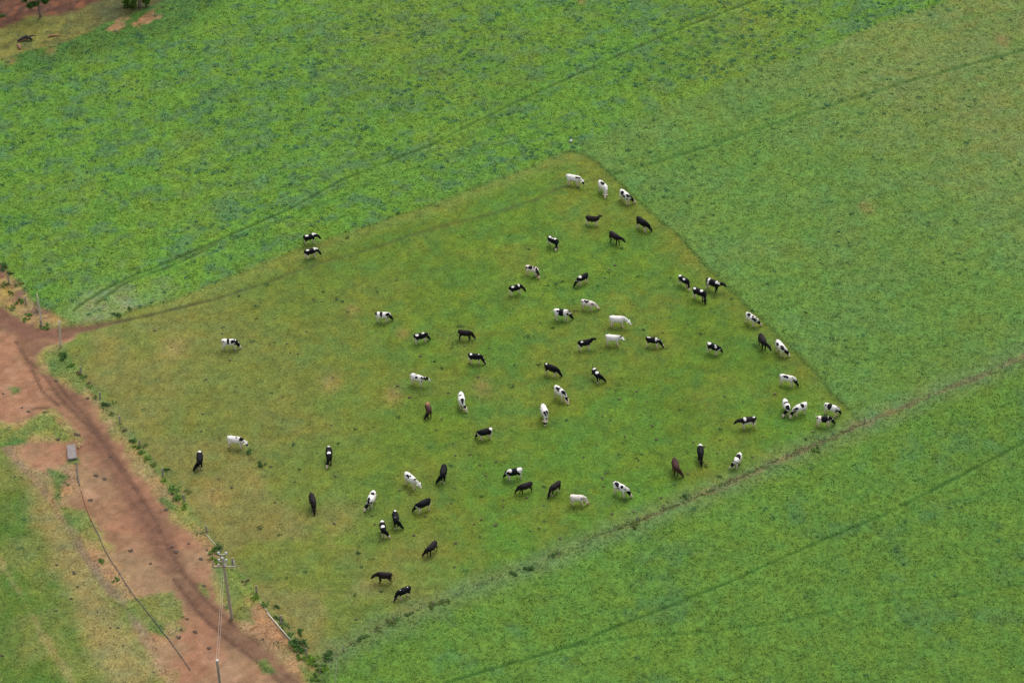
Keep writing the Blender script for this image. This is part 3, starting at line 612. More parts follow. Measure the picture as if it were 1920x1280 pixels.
# rump, withers and muzzle as measured on the photograph; head g = grazing, m = half raised, u = raised
COWS = [
 ((1062, 328), (1085, 332), (1095, 346), 'm', 'W', [(.9, 40, .10, 18), (2.5, 60, .3, 30)], 'uO', 'white cow with small black shoulder spot, leftmost of three at the top tip'),
 ((1124, 339), (1136, 350), (1135, 369), 'g', 'W', [(.55, 5, .22, 40)], 'f', 'white cow facing downhill with one black back patch, middle of three at the top tip'),
 ((1163, 355), (1179, 367), (1191, 379), 'g', 'W', [(.42, 50, .16, 40), (.72, 95, .14, 22), (.95, 30, .08, 20)], 'nf', 'white cow with black neck and flank blotches, rightmost of three at the top tip'),
 ((1100, 404), (1118, 406), (1126, 406), 'u', 'B', [], 'lb', 'brown-black cow with white legs and raised head below the three topmost cows'),
 ((1195, 407), (1211, 417), (1219, 433), 'g', 'K', [], 'l', 'plain black cow with pale legs grazing at the paddock edge below the topmost three'),
 ((1144, 433), (1159, 442), (1167, 453), 'm', 'B', [], '', 'all dark brown cow without white, just below two white-legged dark cows near top'),
 ((1029, 442), (1043, 448), (1042, 470), 'g', 'K', [(.25, 10, .12, 22), (.8, 0, .12, 26), (.55, 20, .08, 12)], 'frb', 'black cow with white back spots and face, just left of the topmost dark cows'),
 ((987, 497), (1005, 501), (1010, 522), 'g', 'W', [(.12, 60, .10, 24), (.45, 30, .18, 50), (.8, 10, .1, 20)], 'nfp', 'white cow with black blotches and white face, just above the black cow with stripe'),
 ((956, 537), (973, 533), (981, 545), 'm', 'K', [(.3, 25, .12, 18), (.9, 10, .06, 40)], 'ub', 'small black cow with a white rump spot and a thin white shoulder stripe'),
 ((1101, 511), (1086, 518), (1075, 538), 'g', 'K', [(.88, 10, .10, 38)], 'rb', 'black cow with a white wither mark grazing downhill in the upper middle'),
 ((1091, 561), (1110, 565), (1124, 579), 'g', 'W', [(.35, 20, .12, 25), (.52, 40, .10, 22), (.62, 12, .10, 22), (.12, 50, .06, 14), (1.2, 70, .2, 50), (1.7, 40, .3, 60), (2.5, 0, .3, 40)], 'p', 'cream cow with a zigzag black mark on its back, above the all white cow'),
 ((1039, 581), (1063, 583), (1073, 598), 'g', 'W', [(.56, 60, .17, 120), (.28, 40, .08, 20)], 'nhO', 'white cow with a broad black saddle, black head and its tail swung left'),
 ((1143, 594), (1168, 595), (1183, 609), 'm', 'W', [(1.25, 60, .08, 16)], 'f', 'all white cow with head half lowered, upper of two all white cows in middle'),
 ((1136, 628), (1159, 630), (1172, 639), 'u', 'W', [(1.9, 60, .12, 40)], 'f', 'all white cow with head raised, lower of the two all white cows in the middle'),
 ((1084, 640), (1105, 636), (1118, 636), 'u', 'K', [(.32, 30, .09, 14)], 'kb', 'black cow with one white flank spot, head raised towards the lower all white cow'),
 ((1274, 515), (1289, 523), (1291, 543), 'g', 'K', [(.10, 0, .10, 40), (.68, 38, .12, 24)], 'flb', 'black cow with white rump and shoulder spot, leftmost of trio at right paddock edge'),
 ((1300, 539), (1320, 547), (1320, 565), 'g', 'K', [(.18, 25, .10, 20), (.82, 15, .12, 28)], 'zrb', 'black cow with two white back spots, lowest of the trio at the right paddock edge'),
 ((1325, 522), (1346, 530), (1361, 537), 'm', 'K', [(.24, 50, .08, 80), (.93, 20, .07, 36)], 'ru', 'black cow with a white hip band stretching its neck into the long grass'),
 ((1400, 585), (1416, 595), (1428, 610), 'g', 'W', [(.35, 15, .16, 34), (.45, 50, .10, 18), (.8, 10, .10, 22), (.9, 60, .10, 24)], 'nf', 'white cow with black patches and black neck grazing alone on the right paddock edge'),
 ((1425, 625), (1434, 641), (1446, 658), 'm', 'B', [], '', 'all dark brown cow walking beside white and black one at the right paddock edge'),
 ((1456, 637), (1470, 652), (1480, 668), 'g', 'W', [(.42, 62, .14, 26), (.88, 30, .10, 24), (1.0, 60, .10, 30)], 'nf', 'white cow with a black flank patch, right beside the all dark brown cow'),
 ((1463, 702), (1486, 706), (1494, 723), 'g', 'W', [(.45, 35, .15, 26), (.28, 30, .07, 12), (.60, 45, .08, 24)], 'nh', 'white cow with black neck and head, above the cluster of five in the right corner'),
 ((1212, 631), (1232, 633), (1245, 651), 'g', 'K', [(.25, 0, .14, 14), (.9, 30, .08, 40)], 'lbzT', 'black cow with white shoulder patch and tail lifted, right of the lower all white cow'),
 ((1327, 641), (1346, 648), (1355, 660), 'g', 'K', [(.18, 10, .14, 38), (.75, 5, .06, 14), (.88, 45, .09, 24)], 'lb', 'black cow with a white rump patch grazing alone right of the herd middle'),
 ((1471, 747), (1478, 761), (1467, 782), 'g', 'W', [(.52, 0, .08, 70), (.98, 30, .08, 40)], 'nf', 'white cow facing downhill with thin black band, left of close pair in right corner'),
 ((1512, 755), (1492, 763), (1483, 783), 'g', 'W', [(.50, 35, .12, 45), (.98, 60, .1, 24)], 'nf', 'white cow with black rib patch grazing left, right of close pair in right corner'),
 ((1547, 756), (1569, 763), (1575, 776), 'g', 'W', [(.45, 30, .17, 80), (.15, 45, .07, 16)], 'nh', 'white cow with broad black belt, upper of the two at the far right corner'),
 ((1532, 781), (1555, 781), (1566, 794), 'g', 'W', [(.62, 40, .25, 95), (1.05, 40, .14, 60), (.02, 30, .06, 20)], 'nhTp', 'half white half black cow with tail raised, lower of two at far right corner'),
 ((1417, 782), (1393, 785), (1382, 794), 'm', 'B', [(.88, 20, .10, 50), (.15, 5, .09, 18), (.6, 130, .3, 30)], 'lbu', 'brown-black cow with cream shoulder and cream legs facing left near the right corner'),
 ((1388, 847), (1380, 860), (1369, 878), 'g', 'W', [(.50, 0, .20, 60), (.62, 40, .12, 40)], 'n', 'white and black cow grazing downhill next to the brown strip of the right fence'),
 ((1022, 681), (1042, 688), (1052, 705), 'g', 'K', [(.15, 5, .07, 16)], 'l', 'black cow with tiny white rump dot and white legs, left of tail-up black cow'),
 ((1112, 688), (1123, 700), (1133, 711), 'g', 'K', [(.22, 0, .07, 34), (.78, 20, .15, 34)], 'kT', 'black cow with large white patch over the ribs and tail up, in the herd middle'),
 ((1041, 723), (1057, 735), (1062, 755), 'g', 'W', [(.38, 30, .14, 22), (.52, 10, .10, 22), (.58, 50, .10, 18), (1.15, 20, .25, 40), (1.8, 0, .4, 60)], 'f', 'white cow with a ring black mark, right of the middle'),
 ((1017, 757), (1024, 774), (1022, 795), 'g', 'W', [(.98, -30, .12, 30), (1.0, 40, .10, 26), (1.6, 0, .2, 40), (2.5, 50, .3, 50)], '', 'mostly white cow facing downhill, with black shoulder marks, in the lower middle'),
 ((704, 586), (726, 586), (737, 599), 'g', 'W', [(.48, 35, .10, 55), (.04, 20, .09, 50), (.95, 60, .09, 30)], 'nh', 'white cow with black tail root, rib patch and head, top of the left half'),
 ((777, 627), (796, 623), (807, 636), 'g', 'K', [(.25, 25, .13, 22), (.82, 0, .10, 20)], 'lbu', 'black cow with white flank and wither spots and white legs, left of plain dark one'),
 ((860, 618), (880, 620), (890, 635), 'g', 'B', [], 'u', 'plain dark brown cow with a pale udder, above the black cow with white rump'),
 ((879, 662), (899, 664), (910, 682), 'g', 'K', [(.24, 15, .10, 26), (.92, -5, .05, 20)], 'lubz', 'black cow with white rump patch and pale udder, below the plain dark brown cow'),
 ((770, 700), (791, 706), (803, 714), 'm', 'W', [(.58, 55, .10, 20), (.03, 0, .05, 24), (.45, 0, .1, 12)], 'nf', 'white cow with one round black rib spot and black neck, head half raised, mid left'),
 ((801, 752), (805, 765), (804, 781), 'g', 'R', [], 't', 'reddish brown cow with a tan rump facing downhill, the only tan-backed one'),
 ((864, 734), (866, 752), (869, 769), 'g', 'W', [(.45, 20, .06, 34), (1.1, -15, .25, 34), (1.8, -20, .25, 60)], 'f', 'white cow facing downhill with one thin black bar on back, right of tan-backed cow'),
 ((922, 802), (900, 807), (895, 821), 'g', 'K', [(.10, 10, .12, 30), (.02, 60, .08, 40)], 'lub', 'black cow with white hindquarters facing left, alone below the middle of the paddock'),
 ((978, 878), (954, 882), (947, 895), 'g', 'K', [(.15, 35, .20, 55), (.90, 15, .09, 40)], 'lb', 'black and white cow with white hips and collar, just above pair of dark brown cows'),
 ((997, 902), (977, 908), (968, 923), 'g', 'B', [], 'u', 'dark brown cow facing left, left of the two dark cows in the lower middle'),
 ((1048, 901), (1036, 909), (1030, 931), 'g', 'B', [], 'k', 'dark brown cow grazing steeply downhill, right of the two dark cows in the lower middle'),
 ((1070, 927), (1092, 928), (1100, 945), 'g', 'W', [(.62, 20, .04, 8), (.95, 80, .06, 14), (2.6, 60, .25, 40)], 'p', 'pinkish white cow with tiny dark flecks, right of two dark cows in lower middle'),
 ((1150, 903), (1173, 914), (1180, 931), 'g', 'W', [(.34, 20, .17, 30), (.42, 50, .12, 22), (.82, 35, .10, 30), (.0, 0, .05, 20), (.55, 90, .12, 10)], 'nfO', 'white cow with black saddle patches and tail swung out, right of the pinkish white cow'),
 ((1264, 858), (1269, 875), (1275, 892), 'g', 'R', [], 'z', 'chocolate brown cow grazing downhill, left of the black cow with the white rump band'),
 ((1313, 832), (1314, 851), (1314, 870), 'g', 'K', [(.08, 0, .10, 90)], 'k', 'black cow with white band over rump, facing downhill right of the chocolate brown cow'),
 ((583, 924), (588, 940), (589, 958), 'g', 'B', [], '', 'dark brown cow facing downhill, alone at the lower left of the herd'),
 ((701, 920), (693, 937), (686, 957), 'g', 'W', [(.38, 10, .13, 34), (1.2, -20, .3, 30)], 'nf', 'white cow with one black back patch grazing downhill left of the herd'),
 ((760, 885), (777, 898), (789, 914), 'm', 'W', [(.42, 40, .14, 18), (.62, 15, .10, 16), (.55, 55, .08, 14), (1.3, 10, .25, 50)], 'f', 'white cow with scribbled black back marks and all white head, left of plain black cow'),
 ((833, 870), (830, 888), (822, 905), 'g', 'K', [], 'k', 'plain black cow with plain back, right of the scribbled white cow'),
 ((806, 934), (785, 943), (776, 958), 'g', 'K', [], 'kub', 'plain black cow with pale udder and feet grazing left, above the lowest group'),
 ((740, 956), (743, 972), (755, 989), 'g', 'K', [(.10, -5, .08, 20), (.85, 15, .03, 6)], 'k', 'black cow with a small white rump spot, right beside the white-collared cow'),
 ((716, 974), (719, 989), (730, 1007), 'g', 'K', [(.05, 0, .14, 70), (.78, 10, .14, 40)], 'fl', 'black cow with white rump, white collar and white face, left of small-spot black cow'),
 ((817, 1012), (804, 1024), (793, 1041), 'g', 'B', [], '', 'dark brown-black cow grazing downhill left, above the lowest two cows'),
 ((733, 1074), (712, 1072), (704, 1083), 'm', 'B', [], 'O', 'dark brown cow facing left with tail swinging, upper one of the lowest two cows'),
 ((769, 1097), (748, 1105), (738, 1127), 'g', 'K', [(.25, 5, .04, 8), (.92, 10, .04, 8)], 'lz', 'black cow with two white specks on back and white legs, lowest cow in view'),
 ((426, 819), (452, 822), (463, 836), 'm', 'W', [(.68, 10, .07, 14), (1.15, 30, .20, 60), (2.55, 50, .25, 40)], '', 'white cow with a black collar and eye patch near the left fence'),
 ((374, 845), (374, 863), (369, 880), 'g', 'K', [(.10, 0, .10, 30)], 'zk', 'black cow with a white rump spot facing downhill, nearest the left fence'),
 ((616, 836), (617, 854), (615, 874), 'g', 'K', [(.08, 0, .07, 26), (.80, 0, .11, 34)], 'fz', 'black cow with two white back marks and white face, facing downhill left of the herd'),
 ((416, 637), (439, 637), (450, 653), 'g', 'W', [(.50, 30, .09, 70), (.10, 55, .10, 10), (.88, 55, .12, 34)], 'nf', 'white cow with black rib band and neck grazing alone at upper left of paddock'),
 ((569, 444), (588, 439), (594, 449), 'm', 'K', [(.30, 15, .14, 20), (.92, 5, .10, 36)], 'lu', 'upper of the two black and white cows at the upper left edge of the paddock'),
 ((571, 469), (590, 464), (599, 476), 'm', 'K', [(.28, 15, .14, 20), (.95, 10, .10, 40)], 'lbu', 'lower of the two black and white cows at the upper left edge of the paddock'),
]
YFAR = None
for i, (ru, wi, mu, mode, coat, patches, flags, label) in enumerate(COWS):
    rr = random.Random(100 + i)
    zt = 1.38
    R_ = G(*ru, zt); W_ = G(*wi, zt); d = (W_ - R_); d.z = 0
    S = min(max(d.length / 1.40, .94), 1.07)
    head = math.atan2(d.y, d.x)
    ctr = (R_ + W_) * .5; hv = Vector((math.cos(head), math.sin(head), 0))
    org = ctr + hv * (.15 * S); org.z = 0
    Mz = {'g': .10, 'm': .66, 'u': 1.24}[mode] * S
    Mg = G(*mu, Mz); sh = org + hv * (.55 * S); v = Mg - sh; v.z = 0
    a = math.atan2(v.y, v.x) - head; a = (a + math.pi) % (2 * math.pi) - math.pi
    a = max(min(a, 1.25), -1.25); lo_, hi_ = {'g': (.74, 1.15), 'm': (.90, 1.20), 'u': (.82, 1.05)}[mode]
    reach = max(min(v.length / S, hi_), lo_)
    vis = 1.0 if -math.cos(head) > 0 else -1.0      # which flank faces the viewer of the photograph
    me = cow_mesh('cow', S, a, reach, mode, vis, coat, patches, flags, rr)
    o = link('cow', me, M_COAT); o.location = (org.x, org.y, ground_z(org.x, org.y) - .02); o.rotation_euler = (0, 0, head); o.scale = (S, S, S)
    tag(o, label, 'cow', 'cattle grazing in the paddock')

# ------------------------------------------------------------------ posts, fences, poles
def solve_top(base, top):
    """height and lean of an upright thing from its foot and tip pixels (leans only sideways)"""
    B = G(*base); lo_, hi_ = .2, 30.0
    for _ in range(50):
        m = (lo_ + hi_) / 2; T = G(*top, m)
        if T.y > B.y: lo_ = m
        else: hi_ = m
    return B, G(*top, lo_)
def upright(name, base, top, r0, r1, mat, bow=0.0, parent=None):
    B, T = solve_top(base, top); B.z = ground_z(B.x, B.y) - .05
    V, F = [], []; n = 6; pts = [B.lerp(T, k / n) + Vector((math.sin(k / n * math.pi) * bow, 0, 0)) for k in range(n + 1)]
    if parent is None:
        base0 = B.copy(); pts = [p - base0 for p in pts]
    tube(V, F, pts, [r0 + (r1 - r0) * k / n for k in range(n + 1)], 8)
    o = link(name, to_mesh(name, V, F), mat, parent)
    if parent is None: o.location = base0
    return o, B, T
def fence(name, posts, hgt, rad, mat, label, wires=(.35, .7, 1.0)):
    g0 = G(*posts[0]); root = empty(name, (g0.x, g0.y, 0)); tag(root, label, 'fence')
    rr = random.Random(len(posts)); pp = []
    for p in posts:
        g = G(*p); g.z = ground_z(g.x, g.y); h = hgt * rr.uniform(.92, 1.1); ln = Vector((rr.uniform(-.06, .06), rr.uniform(-.06, .06), 0))
        V, F = [], []; a = g - root.location; a.z = g.z
        k = rr.uniform(.85, 1.2)
        loft(V, F, [(a + Vector((0, 0, -.1)), (0, 0, 1), rad * k, rad * k), (a + ln * .5 + Vector((0, 0, h * .5)), (0, 0, 1), rad * .95 * k, rad * k), (a + ln + Vector((0, 0, h)), (.15, .1, 1), rad * .9 * k, rad * .85 * k)], 7)
        link('post', to_mesh('post', V, F, False), mat, root); pp.append((a, ln, h))
    for w in wires:
        V, F = [], []
        pts = []
        for a, ln, h in pp:
            pts.append(a + Vector((0, 0, w * hgt)))
        for i in range(len(pts) - 1):
            m = (pts[i] + pts[i + 1]) * .5; m.z -= .03
            tube(V, F, [pts[i], m, pts[i + 1]], .0045, 4)
        link('wire', to_mesh('wire', V, F), M_WIRE, root)
    return root
fence('wire_fence', [(152, 701), (188, 748), (225, 794), (262, 838), (305, 893), (346, 941), (388, 998), (436, 1060), (481, 1112), (527, 1170), (575, 1228)], 1.0, .10, M_WOODGREY, 'wire fence with grey wooden posts between the dirt road and the paddock')
fence('wire_fence', [(600, 1262), (645, 1222), (740, 1168), (812, 1138), (895, 1103), (1048, 1044), (1194, 979), (1339, 919), (1477, 859), (1620, 796), (1741, 747), (1880, 690), (2010, 636)], .72, .05, M_WOODGREY, 'low wire fence with thin dark posts on the brown strip right of the paddock')
fence('wire_fence', [(-70, 425), (-25, 480), (16, 530), (49, 571), (78, 612)], 1.0, .09, M_WOODGREY, 'short run of fence posts above the road at the left edge of the picture')
o, B, T = upright('gate_post', (78, 611), (69, 551), .10, .07, M_PALE, .05); tag(o, 'thin pale pole leaning left beside the road, on the far side of the paddock gateway', 'post')
o, B, T = upright('gate_post', (114, 652), (111, 601), .11, .08, M_PALE); tag(o, 'thin pale pole standing on the near side of the paddock gateway', 'post')
o, B, T = upright('marker_pole', (629, 1284), (631, 1241), .035, .025, M_PALE); tag(o, 'thin pale pole standing in the lower field at the bottom edge', 'post')

def ground_tube(name, pix, r, mat, label, cat, z=None, sub=4, wob=.0):
    pts = []
    for i in range(len(pix) - 1):
        for k in range(sub):
            t = k / sub; pts.append((pix[i][0] * (1 - t) + pix[i + 1][0] * t, pix[i][1] * (1 - t) + pix[i + 1][1] * t))
    pts.append(pix[-1]); g = [G(*p) for p in pts]
    g = [Vector((p.x, p.y, ground_z(p.x, p.y) + r + .01)) for p in g]
    for k in range(1, len(g) - 1):
        s = math.sin(k * 1.7) * wob; g[k] = g[k] + Vector((s, 0, 0))
    b = g[0].copy(); V, F = [], []; tube(V, F, [p - b for p in g], r, 8)
    o = link(name, to_mesh(name, V, F), mat); o.location = b; tag(o, label, cat); return o
ground_tube('water_pipe', [(143, 868), (145, 885), (147, 900), (149, 911)], .07, M_BLACKPIPE, 'short thick dark grey pipe running down from the concrete trough', 'pipe')
ground_tube('water_pipe', [(152, 918), (157, 935), (164, 955), (172, 979)], .06, M_RUSTPIPE, 'rusty reddish pipe on the bare ground between the two dark pipes', 'pipe')
ground_tube('water_pipe', [(173, 981), (184, 1002), (196, 1030), (206, 1048), (222, 1072), (250, 1116), (270, 1140), (300, 1178), (330, 1216), (357, 1256)], .042, M_BLACKPIPE, 'long thin black pipe lying along the left side of the dirt road', 'pipe', wob=.02)
ground_tube('fallen_pole', [(501, 1150), (545, 1202)], .065, M_PALE, 'thick pale pole lying on the ground by the lower part of the roadside fence', 'pole', sub=1)
ground_tube('fallen_pole', [(488, 1130), (505, 1151)], .03, M_PALE, 'thin pale stick lying just above the thick fallen pole', 'pole')
ground_tube('fallen_pole', [(386, 1002), (414, 1033)], .035, M_PALE, 'thin pale rail lying in the grass behind the top of the power pole', 'pole', sub=1)

# concrete trough with its lid and valve
ct = [G(125, 834, .3), G(141, 832, .3), G(144, 858, .3), G(127, 860, .3)]
cen = sum(ct, Vector()) / 4; root = empty('water_trough', (cen.x, cen.y, 0)); tag(root, 'flat grey concrete trough with a pale valve at its corner beside the dirt road', 'trough')
def slab(corners, z0, z1, grow, name, mat, parent):
    V = []; 
    for z in (z0, z1):
        for c in corners:
            d = (c - cen); d.z = 0; d = d * grow; V.append((d.x, d.y, z))
    F = [(3, 2, 1, 0), (4, 5, 6, 7)] + [(i, (i + 1) % 4, 4 + (i + 1) % 4, 4 + i) for i in range(4)]
    me = to_mesh(name, V, F, False); bm = bmesh.new(); bm.from_mesh(me); bmesh.ops.bevel(bm, geom=bm.edges[:], offset=.025, segments=2, affect='EDGES'); bm.to_mesh(me); bm.free()
    return link(name, me, mat, parent)
slab(ct, -.1, .22, .96, 'basin', M_CONC, root); slab(ct, .222, .30, 1.0, 'lid', M_CONC, root)
V, F = [], []; vp = G(147, 835, .15) - root.location
tube(V, F, [vp + Vector((-.3, 0, .05)), vp + Vector((.1, .05, .08)), vp + Vector((.45, .12, .05))], .06, 8); tube(V, F, [vp + Vector((.1, 0, -.15)), vp + Vector((.1, 0, .25))], .07, 8); ball(V, F, vp + Vector((.1, 0, .28)), (.1, .1, .05))
tube(V, F, [vp + Vector((.1, 0, .05)), vp + Vector((.12, -.45, .02))], .05, 8)
link('valve', to_mesh('valve', V, F), M_YELLOW, root)

# power poles
def insulator(parent, p, up=(0, 0, 1), s=1.0):
    V, F = [], []; u = Vector(up).normalized(); p = Vector(p)
    rs = [(0, .035), (.06, .04), (.07, .10), (.11, .10), (.12, .05), (.16, .05), (.17, .12), (.22, .11), (.24, .04), (.28, .03)]
    loft(V, F, [(p + u * a * s, u, r * s, r * s) for a, r in rs], 10); return link('insulator', to_mesh('insulator', V, F), M_CERAMIC, parent)
def armbox(name, parent, a, b, w, h, mat):
    a = Vector(a); b = Vector(b); d = b - a; R = d.to_track_quat('X', 'Z').to_matrix(); V, F = [], []
    box(V, F, (a + b) / 2, (d.length, w, h), R); return link(name, to_mesh(name, V, F, False), mat, parent)
B1, T1 = solve_top((435, 1160), (417, 1046)); HP = T1.z
p1 = empty('power_pole', (B1.x, B1.y, 0)); tag(p1, 'wooden power pole with crossarms and white insulators beside the dirt road', 'power pole')
V, F = [], []; top = T1 - Vector((B1.x, B1.y, 0))
n = 8; tube(V, F, [Vector((top.x * (k / n) ** 1.15, top.y * k / n, -.3 + (HP + .3) * k / n)) for k in range(n + 1)], [.17 - .05 * k / n for k in range(n + 1)], 12)
link('pole', to_mesh('pole', V, F), M_POLE, p1)
V, F = [], []; ball(V, F, top + Vector((0, 0, .03)), (.15, .15, .10)); link('pole_cap', to_mesh('cap', V, F), M_CERAMIC, p1)
def L1(px, py, z): return G(px, py, z) - Vector((B1.x, B1.y, 0))
za = HP - 1.0
aL = L1(400, 1062, za); aR = L1(440, 1062, za); aR.y = aL.y
armbox('crossarm', p1, aL, aR, .11, .12, M_POLE)
for dx in (-.55, -.2): pass
for q_ in (.25, .55): insulator(p1, aL.lerp(aR, q_) + Vector((0, 0, .07)), s=1.15)
zb = HP - .45
bL = Vector((top.x - .42, top.y - .02, zb)); bR = Vector((top.x + .42, top.y - .02, zb))
armbox('crossarm', p1, bL, bR, .09, .10, M_POLE)
insulator(p1, bL + Vector((.05, 0, .06)), s=1.1); insulator(p1, bR + Vector((-.05, 0, .06)), s=1.1)
zc = HP + .40
cL = Vector((top.x - .40, top.y + .1, zc)); cR = Vector((top.x + .42, top.y + .1, zc))
armbox('crossarm', p1, cL, cR, .08, .08, M_STEEL)
for s in (-.13, .13): armbox('brace', p1, (top.x + s, top.y, HP - .2), (top.x + s * 1.6, top.y + .1, zc - .03), .05, .05, M_STEEL)
insulator(p1, cL + Vector((.03, 0, .04)), s=1.15); insulator(p1, cR + Vector((-.03, 0, .04)), s=1.15)
armbox('brace', p1, (top.x + .1, top.y - .04, HP - .05), (top.x + .42, top.y - .1, HP - .62), .05, .04, M_PALE)
for q_, nm in ((aL, 1), (aR, 2)):      # fuse carriers on the ends of the long arm
    V, F = [], []; tube(V, F, [q_ + Vector((0, 0, -.05)), q_ + Vector((.03 if nm == 1 else -.03, 0, .85))], [.045, .04], 8); ball(V, F, q_ + Vector((0, 0, .02)), (.09, .09, .07)); ball(V, F, q_ + Vector((.03 if nm == 1 else -.03, 0, .8)), (.06, .06, .08))
    link('fuse', to_mesh('fuse', V, F), M_STEEL if nm == 1 else M_CERAMIC, p1)
# transformer-less second pole, its foot below the frame
T2 = G(407, 1238, 8.4); B2 = Vector((T2.x + .25, T2.y, 0))
p2 = empty('power_pole', (B2.x, B2.y, 0)); tag(p2, 'bare power pole with a white cap at the bottom edge of the picture', 'power pole')
t2 = T2 - B2; V, F = [], []; tube(V, F, [Vector((t2.x * k / n, 0, -.3 + (8.4 + .3) * k / n)) for k in range(n + 1)], [.16 - .04 * k / n for k in range(n + 1)], 12)
link('pole', to_mesh('pole', V, F), M_WOODGREY, p2)
V, F = [], []; ball(V, F, t2 + Vector((0, 0, .04)), (.16, .16, .11)); link('pole_cap', to_mesh('cap', V, F), M_CERAMIC, p2)
for k, (q_, dx, lab) in enumerate(((.25, -.10, 'left one of the two pale cables strung from the power pole to the pole below'), (.55, .10, 'right one of the two pale cables strung from the power pole to the pole below'))):
    a = Vector((B1.x + top.x + dx * 1.1, B1.y + top.y - .15, HP - 1.25)); b = T2 + Vector((dx, 0, .02))
    m = 12; pts = []
    for j in range(m + 1):
        t = j / m; p = a.lerp(b, t); p.z -= .55 * 4 * t * (1 - t); pts.append(p - a)
    V, F = [], []; tube(V, F, pts, .012, 6); o = link('cable', to_mesh('cable', V, F), M_CABLE); o.location = a; tag(o, lab, 'cable')

# ------------------------------------------------------------------ shrubs, trees, log
def leaf_cloud(rr_, centres, n, size, base_col, var=.25):
    """leaf quads clustered round several centres (x, y, z, rx, ry, rz)"""
    co = []; col = []
    for k in range(n):
        c = centres[rr_.randrange(len(centres))]
        d = Vector((rr_.gauss(0, 1), rr_.gauss(0, 1), rr_.gauss(0, 1))); d = d.normalized() * (rr_.random() ** .45)
        p = Vector((c[0] + d.x * c[3], c[1] + d.y * c[4], max(.03, c[2] + d.z * c[5])))
        nrm = Vector((rr_.gauss(0, 1), rr_.gauss(0, 1), rr_.gauss(.6, 1))).normalized(); u = nrm.orthogonal().normalized(); a = rr_.uniform(0, 6.28)
        u = Matrix.Rotation(a, 3, nrm) @ u; w = nrm.cross(u); s = size * rr_.uniform(.6, 1.4)
        for (i_, j_) in ((-1, -.5), (1, -.35), (1, .45), (-1, .5)): co.append(tuple(p + u * i_ * s * .5 + w * j_ * s))
        f = rr_.uniform(1 - var, 1 + var); h = rr_.uniform(-.12, .12)
        for _ in range(4): col.append((base_col[0] * f * (1 + h), base_col[1] * f, base_col[2] * f * (1 - h)))
    return np.array(co), np.arange(len(co)).reshape(-1, 4), np.array(col)
M_STEM = rough_mat('stems', alb(84, 72, 54), alb(120, 104, 80), 6)
def shrub_mesh(seed, col, n=190, squash=.75):
    r_ = random.Random(seed); cs = [(r_.uniform(-.5, .5), r_.uniform(-.45, .45), r_.uniform(.18, .42) * squash, r_.uniform(.16, .3), r_.uniform(.16, .3), r_.uniform(.14, .28) * squash) for _ in range(8)]
    co, q, c = leaf_cloud(r_, cs, n, .10, col)
    return mesh_np('shrub', co, q, c)
SH = {}
SHC = {'green': alb(104, 146, 60), 'dark': alb(84, 122, 60), 'bright': alb(124, 162, 56), 'brown': alb(136, 122, 84), 'olive': alb(124, 142, 70)}
SHN = {'green': 'small leafy green', 'dark': 'small dark green', 'bright': 'small bright yellow-green', 'brown': 'small dry brownish', 'olive': 'small dull olive'}
for i, k in enumerate(SHC): SH[k] = [shrub_mesh(40 + i * 7 + j, SHC[k]) for j in range(3)]
def stem_mesh(seed):
    r_ = random.Random(seed); V, F = [], []
    for k in range(7):
        a = r_.uniform(0, 6.28); tube(V, F, [(0, 0, -.02), (math.cos(a) * .12, math.sin(a) * .12, .18), (math.cos(a) * .28, math.sin(a) * .28, .38)], [.015, .01, .006], 5)
    return to_mesh('stems', V, F)
STEMS = [stem_mesh(s) for s in range(3)]
for s_ in STEMS: s_.materials.append(M_STEM)
ROAD_ROW = [(120, 666, 1.5, 'dark'), (133, 683, .9, 'green'), (148, 697, .7, 'brown'), (157, 704, .8, 'green'), (167, 716, .6, 'brown'), (171, 724, .6, 'green'), (179, 743, .7, 'olive'), (197, 759, 1.2, 'dark'), (209, 775, .6, 'olive'), (235, 805, .7, 'brown'), (250, 824, .9, 'dark'), (258, 834, .9, 'green'), (271, 833, .8, 'olive'), (266, 847, .8, 'green'), (277, 858, .9, 'bright'), (290, 869, .8, 'olive'), (313, 879, .8, 'dark'), (307, 899, .8, 'bright'), (325, 918, 1.2, 'green'), (335, 932, 1.2, 'green'), (352, 919, .7, 'olive'), (346, 948, .8, 'bright'), (408, 1024, 1.2, 'dark'), (401, 1036, 1.1, 'green'), (406, 1048, 1.2, 'bright'), (462, 1088, .8, 'brown'), (478, 1118, .9, 'bright'), (497, 1132, .8, 'green'), (518, 1136, .8, 'dark'), (523, 1158, 1.0, 'dark'), (534, 1170, .9, 'green'), (544, 1187, .8, 'green'), (562, 1183, .9, 'dark'), (554, 1204, 1.7, 'dark'), (566, 1212, 1.5, 'dark'), (556, 1222, 1.2, 'green'), (572, 1232, 1.2, 'bright'), (590, 1238, 1.3, 'bright'), (600, 1246, 1.3, 'green'), (614, 1229, 1.6, 'dark'), (604, 1258, 1.2, 'bright'), (595, 1268, 1.1, 'green')]
UPPER_ROW = [(8, 499, 1.5, 'dark'), (19, 513, 1.0, 'dark'), (10, 533, 1.0, 'olive'), (21, 547, .9, 'olive'), (36, 532, 1.0, 'olive'), (34, 563, 1.1, 'green'), (23, 574, .7, 'green'), (54, 588, .9, 'green'), (50, 598, .8, 'green'), (85, 611, 1.1, 'green')]
